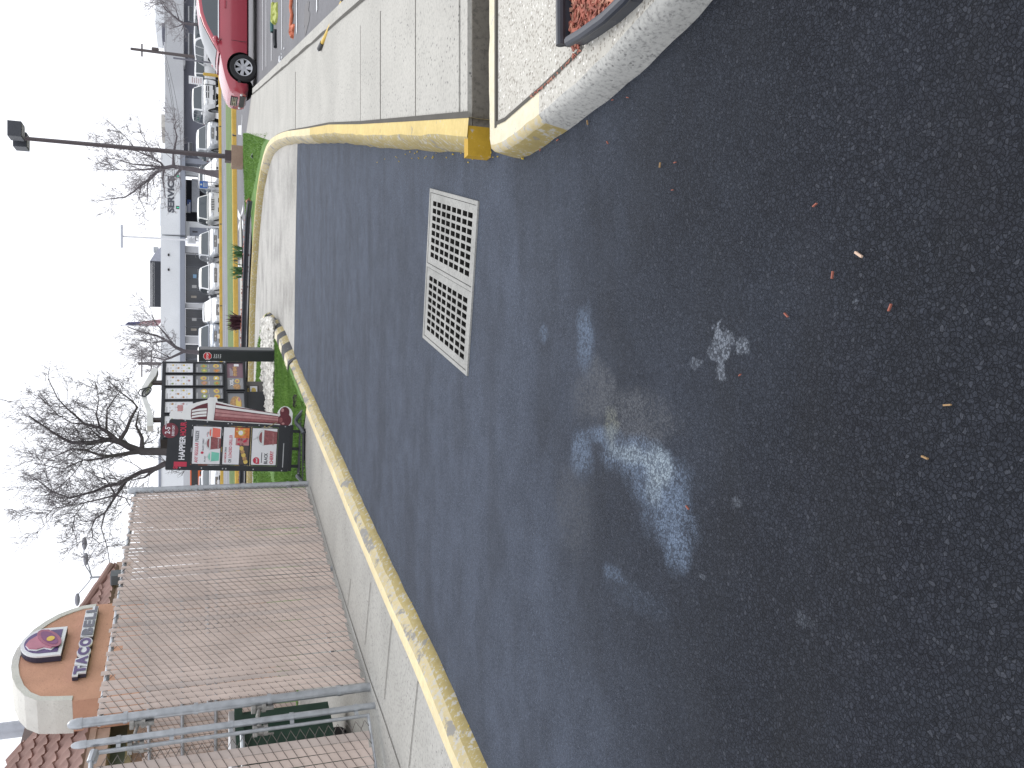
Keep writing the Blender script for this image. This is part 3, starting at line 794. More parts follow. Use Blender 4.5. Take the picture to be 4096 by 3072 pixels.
def wl(zx, zy, off=0):                                                        # zoom px -> (s, z) on the arch plane
    p = onp(zx * .5256, 2200 + zy * .5256, WO + WN * off, WQ + WN * off); return ((p - WO).dot(WD), p.z)
def restaurant():
    t = thing('restaurant_building', 'orange stucco restaurant with arched white-rimmed parapet and clay tile roof behind the fence', 'restaurant', (WO.x, WO.y, 0))
    T = .62
    MW = frame((0, 0, 0), WD, (0, 0, 1), WN)                                  # local: x along wall, y up, z into building
    inner = [wl(*p) for p in ((730, 432), (640, 445), (560, 470), (470, 505), (380, 555), (300, 612), (230, 685), (180, 750), (150, 815), (140, 880), (150, 955), (182, 1028), (235, 1082), (310, 1112), (430, 1112), (555, 1108))]
    s1 = inner[0][0]; s0 = inner[-1][0]; zb = min(inner[0][1], inner[-1][1])
    cx = (s0 + s1) / 2; outer = []
    n = len(inner)
    for i, p in enumerate(inner):
        a = Vector(inner[max(i - 1, 0)]); c = Vector(inner[min(i + 1, n - 1)]); tg = (c - a).normalized(); nn = Vector((tg.y, -tg.x))
        if i in (0, n - 1): nn = Vector((1 if i == 0 else -1, 0))
        outer.append((p[0] + nn.x * .11, p[1] + nn.y * .11))
    outer[0] = (s1 + .11, inner[0][1]); outer[-1] = (s0 - .11, inner[-1][1])
    face = [(s0, 0), (s1, 0)] + [(s1, inner[0][1])] + inner[1:-1] + [(s0, inner[-1][1])]
    b = MB(); b.prism(face, 0.02, T, 0, MW); b.build('arched_parapet', ORG, t)
    for xa, xb, yt in ((s0 - .11, s0 - .002, inner[-1][1]), (s1 + .002, s1 + .11, inner[0][1])):
        b = MB(); b.box(xa, xb, 0, yt - .002, .02, T, 0, MW); b.build('pilaster', ORG, t)
    vs = []; fs = []; b = MB()
    for (a, o_) in zip(inner, outer):
        vs += [(a[0], a[1], 0), (o_[0], o_[1], 0), (o_[0], o_[1], T + .03), (a[0], a[1], T + .03)]
    for i in range(n - 1):
        for k in range(4): fs.append((i * 4 + k, i * 4 + (k + 1) % 4, (i + 1) * 4 + (k + 1) % 4, (i + 1) * 4 + k))
    fs += [(0, 1, 2, 3), ((n - 1) * 4 + 3, (n - 1) * 4 + 2, (n - 1) * 4 + 1, (n - 1) * 4)]
    b.add(vs, fs, 0, False, MW); b.build('arch_rim', CREAM, t)
    # walls under the eaves
    ez = wl(660, 1420, T)[1]
    sL, sR = -9.0, s1 + 2.9
    b = MB(); b.box(sL, s0 - .12, 0, ez - .02, T + .55, T + .85, 0, MW); b.box(s1 + .12, sR, 0, ez - .02, T + .55, T + .85, 0, MW)
    b.box(sL, sR, 0, 4.3, T + 3.6, T + 8, 0, MW); b.build('wall', stucco('tan_stucco', (.40, .27, .21)), t)
    b = MB(); b.box(sL, s0 - .12, ez - .34, ez, T, T + .07, 0, MW); b.box(sL, s0 - .12, ez - .14, ez - .02, T - .035, T - .002, 0, MW)
    b.box(s1 + .12, sR, ez - .34, ez, T, T + .07, 0, MW); b.box(sL, s0 - .12, ez - .33, ez - .29, T + .08, T + .54, 0, MW)
    b.build('fascia', FASC, t)
    # wavy tile slopes
    def tiles(sa, sb_, name, hip=0):
        b = MB(); rows = 6; run = .34; pitch = .25; sl = Vector((0, .72, .70)); nseg = int((sb_ - sa) / pitch * 6)
        for r_ in range(rows):
            e = hip * (r_ * run)
            vs = []; fs = []
            for j in range(nseg + 1):
                x = sa + (sb_ - sa) * j / nseg
                x = min(x, sb_ - e)
                w = max(0, math.sin(2 * math.pi * (x - r_ * .0) / pitch)) * .055 - .02
                for v, lift in ((-.06, .05), (-.06, .015), (run, 0.0)):
                    c = sl * (r_ * run + v) + Vector((0, .70, -.72)) * ((w if lift != .015 else w - .05) + (lift if lift == .05 else 0) + (.0))
                    vs.append((x, ez + .01 + c.y, T + c.z))
            for j in range(nseg):
                for k in (0, 1):
                    A = [j * 3 + k for j in (j, j + 1)]
                    if k == 0: fs.append((j * 3, (j + 1) * 3, (j + 1) * 3 + 2, j * 3 + 2))
                    else: fs.append((j * 3 + 1, (j + 1) * 3 + 1, (j + 1) * 3, j * 3))
            b.add(vs, fs, 0, True, MW)
        o = b.build(name, TILE, t, 50)
        return o
    tiles(sL, s0 + 1.3, 'roof'); tiles(s1 + .115, s1 + 2.7, 'roof', 1.25)
    b = MB(); e = s1 + 2.7
    hp = [Vector((e - 1.25 * k * .34 + .02, ez + .05 + .72 * .34 * k + .03, T + .70 * .34 * k - .03)) for k in range(7) if e - 1.25 * k * .34 > s1 - .3]
    for p, q in zip(hp, hp[1:]): b.tube([p, q + (q - p) * .12], [.085, .075], 8, 0, True, MW)
    b.build('hip_tiles', TILE, t)
    zt = ez + 6 * .34 * .72
    b = MB(); b.box(sL, s0 + .9, zt - .06, zt + .16, T + 1.42, T + 1.6, 0, MW); b.build('roof_flashing', flat('grey_flashing', (.42, .42, .44), .5, .3), t)
    b = MB(); b.box(sL, s0 + .9, zt + .16, zt + .62, T + 1.46, T + 1.62, 0, MW); b.build('upper_fascia', flat('upper_pink_fascia', (.46, .30, .25), .7), t)
    b = MB(); b.box(sL, s0 + 1.0, zt + .62, zt + .70, T + 1.40, T + 1.7, 0, MW); b.build('roof_cap', flat('dark_cap', (.10, .10, .12), .5, .4), t)
    b = MB(); b.box(sL, s1 - .2, ez - .3, zt - .1, T + 1.55, T + 2.2, 0, MW); b.build('roof_core', flat('roof_core', (.2, .16, .15), .8), t)
    # window seen between the gate posts
    w0 = wl(960, 1490, T + .55); w1 = wl(800, 1290, T + .55)
    b = MB(); b.box(w0[0] - .9, w1[0] + .12, w0[1] - .10, w1[1] + .05, T + .50, T + .548, 0, MW); f = b.build('window', flat('window_frame_tan', (.50, .42, .26), .5), t)
    b = MB(); b.box(w0[0] - .82, w1[0] + .04, w0[1], w1[1] - .02, T + .49, T + .499, 0, MW); b.build('pane', flat('window_glass_green', (.16, .19, .15), .15, 0, .1), f)
    b = MB(); b.add([(w1[0] + .03, w1[1] - .03, T + .487), (w1[0] - .45, w1[1] - .03, T + .487), (w1[0] + .03, w1[1] - .3, T + .487)], [(0, 1, 2)], 0, False, MW); b.build('decal', flat('purple_decal', (.20, .13, .33), .4), f)
    # vent pipe
    b = MB(); pz = vp(0, 2925, 19); b.tube([Vector((pz.x - WO.x, pz.y - WO.y, 3.2)), Vector((pz.x - WO.x, pz.y - WO.y, 7.6))], .16, 12); b.build('vent_pipe', flat('vent_steel', (.40, .42, .46), .4, .5), t)
    b = MB(); p = wl(850, 215, T - .2); b.rbox(p[0] - .13, p[0] + .13, p[1] - .20, p[1] + .02, T - .32, T - .10, .03, 0, MW); b.build('floodlight', flat('grey_floodlight', (.10, .11, .12), .5), t)
    return MW, s0, s1
MW, RS0, RS1 = restaurant()
WHITE = flat('sign_white', (.74, .75, .78), .4, 0, .05)
NAVY = flat('sign_dark_side', (.045, .04, .07), .5)
PURP = flat('sign_purple', (.115, .075, .20), .4, 0, .08)
GREYP = flat('sign_slate', (.16, .16, .20), .45, 0, .06)
PINK = flat('sign_pink', (.47, .18, .25), .4, 0, .12); PINK2 = flat('sign_plum', (.22, .07, .18), .4); GOLD = flat('sign_yellow', (.72, .50, .08), .4)
def shop_sign():
    # slight upward slant comes from perspective only: baseline is level along the wall
    off = -.0
    a = wl(662, 985); c = wl(762, 455); tl = wl(545, 1000); tr = wl(640, 470)
    s0, s1 = a[0], c[0]; zb = (a[1] + c[1]) / 2 + .02; h = ((tl[1] - a[1]) + (tr[1] - c[1])) / 2 - .04
    cap = h * .80
    root = thing('restaurant_sign', 'raised purple TACO BELL letters with white outline mounted on the orange arch', 'sign', (WO.x + WD.x * (s0 + s1) / 2 - WN.x * .0, WO.y + WD.y * (s0 + s1) / 2, zb))
    w = s1 - s0; M = frame((0, 0, 0), WD, (0, 0, 1), WN)                     # z into wall -> outward is negative
    Mo = M @ Matrix.Scale(-1, 4, (0, 0, 1))
    words = (('TACO', -.495 * w, .005 * w, PURP), ('BELL', .035 * w, .485 * w, GREYP))
    for wd, x0, x1, mm in words:
        b = MB(); ch = list(wd); n = len(ch); cw = (x1 - x0) / n
        ws = {'T': 1.0, 'A': 1.08, 'C': 1.02, 'O': 1.12, 'B': 1.0, 'E': .95, 'L': .9}; tot = sum(ws[q] for q in ch); x = x0
        plates = MB(); sides = MB()
        for i, q in enumerate(ch):
            ww = (x1 - x0) * ws[q] / tot; xc = x + ww / 2; dy = 0
            # letter with hard slab shape
            b.text(q, Mo, cap / .73, 1, .115, .055, 0, fit=ww * .88, x=xc, y=.10 * h)
            lx0, lx1 = xc - ww * .53, xc + ww * .53
            top = h * .97
            if q == 'O' or q == 'C':
                e = [(xc + ww * .54 * math.cos(2 * math.pi * k / 24), h * .46 + h * .52 * math.sin(2 * math.pi * k / 24)) for k in range(24)]
            elif q == 'A': e = [(lx0 - .02, h * .0), (lx1 + .02, 0), (xc + ww * .28, top), (xc - ww * .28, top)]
            elif q == 'T': e = [(xc - ww * .28, 0), (xc + ww * .28, 0), (xc + ww * .28, h * .55), (lx1, h * .55), (lx1, top), (lx0, top), (lx0, h * .55), (xc - ww * .28, h * .55)]
            elif q == 'L' and i == n - 1: e = [(lx0, 0), (lx1, 0), (lx1, h * .45), (xc + ww * .05, h * .45), (xc + ww * .05, top), (lx0, top)]
            else: e = [(lx0, 0), (lx1, 0), (lx1, top), (lx0, top)]
            zz = .100 + .0012 * i
            plates.prism(e, .07, zz, 0, Mo); sides.prism([(p[0] * 1, p[1]) for p in e], .0, .07 - .0012 * i, 0, Mo)
            x += ww
        sides.build('sign_box', NAVY, root); plates.build('outline_panel', WHITE, root); b.build('lettering', mm, root)
    b = MB(); b.box(-.0 * w + .012 * w, .03 * w, h * .12, h * .3, -.05, -.01, 0, M); b.build('bracket', flat('rusty_bracket', (.40, .28, .22), .8), root)
    # bell emblem
    L = [wl(*p) for p in ((512, 628), (470, 842), (160, 770))]
    s0, s1 = L[1][0], L[0][0]; zb = (L[0][1] + L[1][1]) / 2; ht = L[2][1] - zb; w = s1 - s0
    r2 = thing('emblem_sign', 'white-edged arch-topped emblem with pink bell on purple above the lettering', 'sign', (WO.x + WD.x * (s0 + s1) / 2, WO.y + WD.y * (s0 + s1) / 2, zb))
    def arch(k, y0, hh):
        return [(-w / 2 * k, y0), (w / 2 * k, y0)] + [(w / 2 * k * math.cos(R(a)), y0 + hh * .46 + (hh * .54) * math.sin(R(a))) for a in range(0, 181, 12)]
    b = MB(); b.prism(arch(1, 0, ht), .0, .10, 0, Mo); b.build('sign_box', NAVY, r2)
    b = MB(); b.prism(arch(1.0, 0, ht), .101, .13, 0, Mo); b.build('outline_panel', WHITE, r2)
    b = MB(); b.prism(arch(.80, ht * .09, ht * .83), .131, .138, 0, Mo); b.build('field', PURP, r2)
    bell = [(-.30, .40), (-.36, .60), (-.30, .84), (-.14, .96), (.04, .90), (.18, .74), (.30, .60), (.46, .52), (.46, .40), (.30, .24), (.0, .10), (-.26, .08), (-.38, .18)]
    P_ = [(x * w * .84, ht * .10 + y * ht * .80) for x, y in bell]
    b = MB(); b.prism([(x * 1.08, y * 1.0) for x, y in P_], .139, .150, 0, Mo); b.build('bell_outline', WHITE, r2)
    b = MB(); b.prism([(x * .97 + .004, y * .975 + .012) for x, y in P_], .151, .168, 0, Mo); b.build('bell', PINK, r2)
    def el(cx, cy, a_, b_, an, z, m, nm):
        b = MB(); a_ *= .85; b_ *= .85; cy = .10 + cy * .85; pts = [(cx * w + (a_ * math.cos(q) * math.cos(an) - b_ * math.sin(q) * math.sin(an)) * w, cy * ht + (a_ * math.cos(q) * math.sin(an) + b_ * math.sin(q) * math.cos(an)) * w) for q in [2 * math.pi * k / 22 for k in range(22)]]
        b.prism(pts, z - .008, z, 0, Mo); b.build(nm, m, r2)
    el(.05, .30, .44, .20, R(32), .176, flat('sign_rose', (.36, .12, .19), .4), 'bell_mouth'); el(.05, .30, .34, .13, R(32), .182, PINK2, 'bell_mouth'); el(.0, .25, .10, .085, 0, .19, GOLD, 'clapper')
shop_sign()
# ---------------------------------------------------------------- drive-through furniture
CHAR = flat('charcoal_panel', (.026, .029, .034), .45, .1, .12, 4)
PAPER = flat('poster_white', (.72, .73, .76), .3, 0, .03)
CRIM = flat('poster_red', (.50, .035, .075), .4, 0, .05); INK = flat('poster_ink', (.04, .045, .06), .45)
MAR = flat('maroon', (.115, .022, .032), .4, 0, .18, 10); MAR2 = flat('maroon_light', (.44, .22, .22), .4, 0, .2, 12); MAR3 = flat('maroon_mid', (.26, .085, .09), .4, 0, .25, 30, 0)
TEAL = flat('teal_drink', (.18, .55, .43), .35); CORAL = flat('coral_drink', (.72, .17, .13), .35, 0, .12); ICE = flat('plastic_pale', (.62, .65, .66), .2)
ORNG = flat('poster_orange', (.60, .19, .05), .4, 0, .3, 25); BROWN = flat('poster_tortilla', (.42, .25, .12), .5, 0, .3, 30); DKB = flat('poster_dark', (.07, .06, .06), .5)
GREYT = flat('poster_grey', (.23, .235, .25), .35, 0, .06, 3); GREYL = flat('poster_grey_light', (.42, .43, .45), .4); YELP = flat('poster_yellow', (.62, .46, .12), .4); GRNP = flat('poster_green', (.30, .36, .13), .45, 0, .3, 30)
def cup(b, M, x, y, w, h, mi, d, straw=1, mi_ice=1):
    """tapered drink cup with domed lid: x centre, y base."""
    b.add([(x - w * .40, y, d), (x + w * .40, y, d), (x + w * .5, y + h * .62, d), (x - w * .5, y + h * .62, d)], [(0, 1, 2, 3)], mi, False, M)
    b.add([(x - w * .54, y + h * .62, d + .001), (x + w * .54, y + h * .62, d + .001), (x + w * .54, y + h * .70, d + .001), (x - w * .54, y + h * .70, d + .001)], [(0, 1, 2, 3)], mi_ice, False, M)
    pts = [(x + w * .5 * math.cos(R(a)), y + h * .70 + h * .24 * math.sin(R(a)), d) for a in range(0, 181, 15)]
    b.add(pts, [tuple(range(len(pts)))], mi_ice, False, M)
    pts = [(x + w * .36 * math.cos(R(a)), y + h * .72 + h * .14 * math.sin(R(a)), d + .0006) for a in range(0, 181, 20)]
    b.add(pts, [tuple(range(len(pts)))], mi, False, M)
    if straw: b.add([(x - w * .05, y + h * .9, d), (x + w * .06, y + h * .9, d), (x - w * .12, y + h * 1.14, d), (x - w * .22, y + h * 1.13, d)], [(0, 1, 2, 3)], mi_ice, False, M)
def promo():
    Y = 11.75; w, h = .655, 1.55
    O = vp(1150, 1887, Y); X = vp(1167, 1703, Y) - O; Z = vp(662, 1887, Y) - O
    w = X.length; h = Z.length; Zr = vp(671, 1691, Y) - vp(1167, 1703, Y)
    uz = (Z.normalized() + Zr.normalized()).normalized(); ux = X.normalized(); ux = (ux - uz * ux.dot(uz) * .75).normalized(); uz = (uz - ux * uz.dot(ux)).normalized()
    base = Vector((O.x + ux.x * w / 2, Y, HL))
    t = thing('drinks_banner', 'black HAPPIER HOUR banner stand on curved feet with a cup-shaped cutout edge', 'advertising stand', base)
    M = frame(O - base, ux, uz)                      # x right, y up, z toward the camera
    def S(x, y): return ((1510 - y) / 440 * w, (1560 - x) / 1165 * h)
    P = lambda *a: [S(*p) for p in a]
    board = P((1560, 1510), (1575, 1070), (425, 1045), (408, 1052), (402, 1075), (390, 1500), (396, 1510))
    wins = []
    for x0, x1 in ((618, 903), (905, 1172), (1180, 1450)):
        a, c = S(x1, 1462), S(x0, 1093); wins.append([(a[0], a[1]), (c[0], a[1]), (c[0], c[1]), (a[0], c[1])])
    b = MB(); b.prism(board, -.03, 0, 0, M, wins)
    for p in ((1500, 1500), (1220, 1492), (955, 1490), (925, 1490), (725, 1487), (525, 1487), (1515, 1080), (1255, 1075), (990, 1070), (955, 1070), (757, 1060), (550, 1055)):
        q = S(*p); b.disc(q[0], q[1], .009, .009, .002, M, 1, 10)
    b.build('board', [CHAR, STEEL], t)
    b = MB(); cutp = P((408, 1040), (402, 1000), (418, 968), (450, 966), (515, 985), (528, 950), (560, 922), (610, 898), (680, 876), (745, 858), (752, 842), (772, 832), (805, 832), (818, 826), (835, 832), (842, 868), (1000, 900), (1200, 932), (1425, 965), (1440, 930), (1465, 900), (1495, 886), (1530, 890), (1562, 912), (1582, 950), (1582, 985), (1578, 1072))
    b.prism(list(reversed(cutp)), -.028, -.006, 0, M)
    inn = lambda pts, d, mi: b.prism(list(reversed(P(*pts))), None, d, mi, M)
    inn(((605, 1040), (598, 1010), (600, 950), (650, 920), (700, 900), (750, 885), (760, 1040)), -.0045, 1)
    inn(((815, 1045), (826, 880), (1000, 912), (1440, 985), (1500, 1060)), -.0045, 1)
    for y0, y1, mi in ((893, 902, 1), (905, 932, 0), (934, 942, 1), (944, 972, 2), (972, 978, 3), (980, 1008, 2), (1010, 1040, 3)):
        inn(((826, y0 - 4), (826, y1 - 4), (1440, y1 + (1062 - y1) * .42 - 4), (1440, y0 + (1062 - y0) * .42 - 4)), -.0035, mi)
    for y0, y1 in ((935, 955), (962, 985), (992, 1010)):
        inn(((610, y0 + 22), (606, y1 + 20), (680, y1 + 6), (745, y1), (745, y0), (680, y0 + 6)), -.0035, 0)
    inn(((752, 1040), (758, 848), (800, 840), (812, 1040)), -.003, 0)
    for cx, cy, rx, ry, mi, d in ((1500, 945, 48, 52, 1, -.0025), (1505, 1018, 66, 62, 1, -.0015), (1478, 925, 14, 18, 2, -.001), (1465, 1020, 18, 24, 3, 0), (1490, 1052, 14, 10, 2, 0)):
        c = S(cx, cy); b.disc(c[0], c[1], ry / 440 * w, rx / 1165 * h, d, M, mi, 26)
    b.prism(P((1320, 1098), (1425, 1040), (1428, 1046), (1325, 1108)), None, .001, 4, M); b.disc(*S(1310, 1092), .02, .012, .001, M, 4)
    b.build('cup_cutout', [flat('cutout_white', (.74, .75, .74), .4, 0, .05), MAR, MAR2, MAR3, flat('stem_green', (.25, .22, .12), .6)], t)
    # title
    b = MB(); q = S(560, 1205)
    b.text('HAPPIER', M, .098, 1, .003, .03, 0, fit=.50 * w, x=S(0, 1305)[0], y=S(560, 0)[1])
    b.text('HOUR', M, .098, 1, .003, .03, 1, fit=.285 * w, x=S(0, 1130)[0], y=S(562, 0)[1])
    b.text('1', M, .20, 1, .003, .05, 1, fit=.10 * w, x=S(0, 1455)[0], y=S(578, 0)[1])
    b.text('$', M, .07, 1, .0036, .03, 1, fit=.06 * w, x=S(0, 1487)[0], y=S(500, 0)[1])
    b.build('lettering', [PAPER, CRIM], t)
    b = MB(); c = S(417, 1150); Md = M @ Matrix.Translation((c[0], c[1], 0))
    b.lathe([(.001, .004), (.098, .004), (.098, .010), (.001, .010)], 28, 0, Md)
    b.text('2-5', Md, .085, 1, .0115, .02, 1, fit=.088, y=.002); b.text('PM', Md, .026, 1, .0115, .01, 1, fit=.034, x=.062, y=.045); b.text('EVERY DAY', Md, .042, 1, .0115, .02, 1, fit=.135, y=-.052)
    b.build('badge', [flat('badge_maroon', (.17, .03, .045), .4), PAPER], t)
    # posters
    def poster(x0, x1, name):
        a, c = S(x1, 1450), S(x0, 1105); W_, H_ = c[0] - a[0], c[1] - a[1]
        b = MB(); b.box(a[0] - .012, c[0] + .012, a[1] - .012, c[1] + .012, -.022, -.010, 0, M); fr = b.build('poster_frame', BLACKM, t)
        Mp = M @ Matrix.Translation((a[0] + W_ / 2, a[1], -.0085)); b = MB(); b.rect(-W_ / 2, W_ / 2, 0, H_, 0, Mp, 0); return b, Mp, W_, H_, fr
    b, Mp, W_, H_, fr = poster(632, 893, 'p')
    b.text('ANY REGULAR', Mp, .17 * H_, 1, .001, .02, 1, fit=.54 * W_, x=-.20 * W_, y=.80 * H_); b.text('FREEZE', Mp, .17 * H_, 1, .001, .02, 2, fit=.29 * W_, x=.24 * W_, y=.80 * H_)
    b.text('BLACK CHERRY', Mp, .085 * H_, 1, .001, .02, 2, fit=.32 * W_, x=.02 * W_, y=.60 * H_); b.disc(-.20 * W_, .65 * H_, .035 * W_, .055 * H_, .001, Mp, 1)
    b.text('BLAST', Mp, .07 * H_, 1, .001, .01, 2, fit=.16 * W_, x=-.36 * W_, y=.52 * H_); b.text('PINK', Mp, .06 * H_, 1, .001, .01, 1, fit=.13 * W_, x=.30 * W_, y=.47 * H_)
    cup(b, Mp, -.30 * W_, .03 * H_, .26 * W_, .46 * H_, 3, .001, 1, 6); cup(b, Mp, .34 * W_, .03 * H_, .28 * W_, .46 * H_, 4, .001, 1, 6); cup(b, Mp, .06 * W_, .0 * H_, .34 * W_, .58 * H_, 5, .002, 1, 6)
    b.text('KICKSTART', Mp, .06 * H_, 1, .004, .01, 6, fit=.26 * W_, x=.07 * W_, y=.06 * H_)
    PM = [PAPER, CRIM, INK, TEAL, CORAL, MAR3, ICE, ORNG, BROWN, DKB, MAR2, YELP]
    b.build('poster', PM, fr)
    b, Mp, W_, H_, fr = poster(918, 1165, 'p')
    b.text('ANY MEDIUM', Mp, .10 * H_, 1, .001, .02, 1, fit=.27 * W_, x=-.32 * W_, y=.86 * H_); b.text('DRINK', Mp, .10 * H_, 1, .001, .02, 2, fit=.14 * W_, x=-.10 * W_, y=.86 * H_)
    b.text('OR', Mp, .16 * H_, 1, .001, .02, 2, fit=.10 * W_, x=-.40 * W_, y=.66 * H_); b.text('LOADED GRILLER', Mp, .16 * H_, 1, .001, .02, 1, fit=.62 * W_, x=-.01 * W_, y=.66 * H_)
    b.rect(-W_ / 2, .02 * W_, 0, .36 * H_, .001, Mp, 9); b.rect(.02 * W_, .22 * W_, 0, .52 * H_, .0012, Mp, 10); b.rect(.22 * W_, .5 * W_, 0, .58 * H_, .0014, Mp, 7)
    for k in range(5): b.disc(-.42 * W_ + .09 * W_ * k, .10 * H_ + .045 * H_ * k, .06 * W_, .085 * H_, .002 + .0001 * k, Mp, 8 if k % 2 else 11, 14, .1)
    for k in range(9): b.disc(.12 * W_ + random.uniform(-.08, .08) * W_, random.uniform(.06, .46) * H_, .035 * W_, .05 * H_, .0024 + .0001 * k, Mp, 5 if k % 2 else 1, 9, .2)
    for k in range(12): b.disc(.36 * W_ + random.uniform(-.11, .11) * W_, random.uniform(.06, .5) * H_, .03 * W_, .05 * H_, .0024 + .0001 * k, Mp, 4 if k % 2 else 11, 9, .2)
    b.disc(.36 * W_, .32 * H_, .09 * W_, .13 * H_, .0040, Mp, 11); b.disc(.36 * W_, .34 * H_, .06 * W_, .09 * H_, .0045, Mp, 0)
    b.build('poster', PM, fr)
    b, Mp, W_, H_, fr = poster(1195, 1438, 'p')
    cup(b, Mp, .25 * W_, 0, .42 * W_, .85 * H_, 5, .001, 1, 6); b.text('KICKSTART', Mp, .09 * H_, 1, .003, .02, 10, fit=.34 * W_, x=.22 * W_, y=.12 * H_)
    b.text('BLACK', Mp, .19 * H_, 1, .001, .03, 2, fit=.30 * W_, x=-.32 * W_, y=.35 * H_); b.text('CHERRY', Mp, .19 * H_, 1, .001, .03, 1, fit=.36 * W_, x=-.29 * W_, y=.12 * H_)
    b.disc(-.38 * W_, .80 * H_, .09 * W_, .13 * H_, .001, Mp, 1); b.rect(-.475 * W_, -.38 * W_, .67 * H_, .80 * H_, .0011, Mp, 1); b.text('new!', Mp, .12 * H_, 1, .002, .02, 0, fit=.12 * W_, x=-.38 * W_, y=.75 * H_)
    b.rect(-.44 * W_, -.16 * W_, .57 * H_, .60 * H_, .001, Mp, 2)
    b.build('poster', PM, fr)
    b = MB(); a = S(1512, 1470); c = S(1500, 1240); b.rect(a[0], c[0], a[1], a[1] + .012, .002, M, 0); b.build('small_print', GREYL, t)
    # base: crossbeam, stubs, sprung feet
    b = MB(); b.box(.01, w + .01, -.045, -.004, -.03, .01, 0, M); b.build('bottom_channel', BLACKM, t)
    for x in (.12, .5, .88):
        b = MB(); b.box(x * w - .02, x * w + .02, -.13, -.046, -.025, .0, 0, M); b.build('stub', BLACKM, t)
    lo = (O - base).z
    bz = lo - .16
    b = MB(); b.tube([M @ Vector((-.02, -.16, -.01)), M @ Vector((w + .12, -.16, -.01))], .034, 4); b.build('beam', BLACKM, t)
    fr_l = gp(1213, 1925, HL + .02) - base; fr_r = gp(1216, 1733, HL + .02) - base
    m0 = M @ Vector((w + .12, -.16, -.01)); m1 = M @ Vector((-.02, -.16, -.01))
    arcs = ([m0, m0 + Vector((.10, -.03, -.005)), m0 + Vector((.14, -.18, -.03)), fr_r + Vector((.16, .30, .07)), fr_r + Vector((.06, .08, .03)), fr_r],
            [m1, m1 + Vector((-.05, -.04, -.0)), m1 + Vector((-.10, -.2, -.04)), fr_l + Vector((.05, .28, .05)), fr_l + Vector((.01, .06, .02)), fr_l])
    for a in arcs:
        b = MB(); b.tube(smooth_line(a, .05), .027, 6); b.build('foot', flat('grey_steel_foot', (.075, .085, .095), .5, .3), t)
    b = MB(); b.tube([fr_l + Vector((-.04, 0, 0)), fr_r + Vector((.06, .02, 0))], .02, 4); b.build('front_bar', BLACKM, t)
promo()
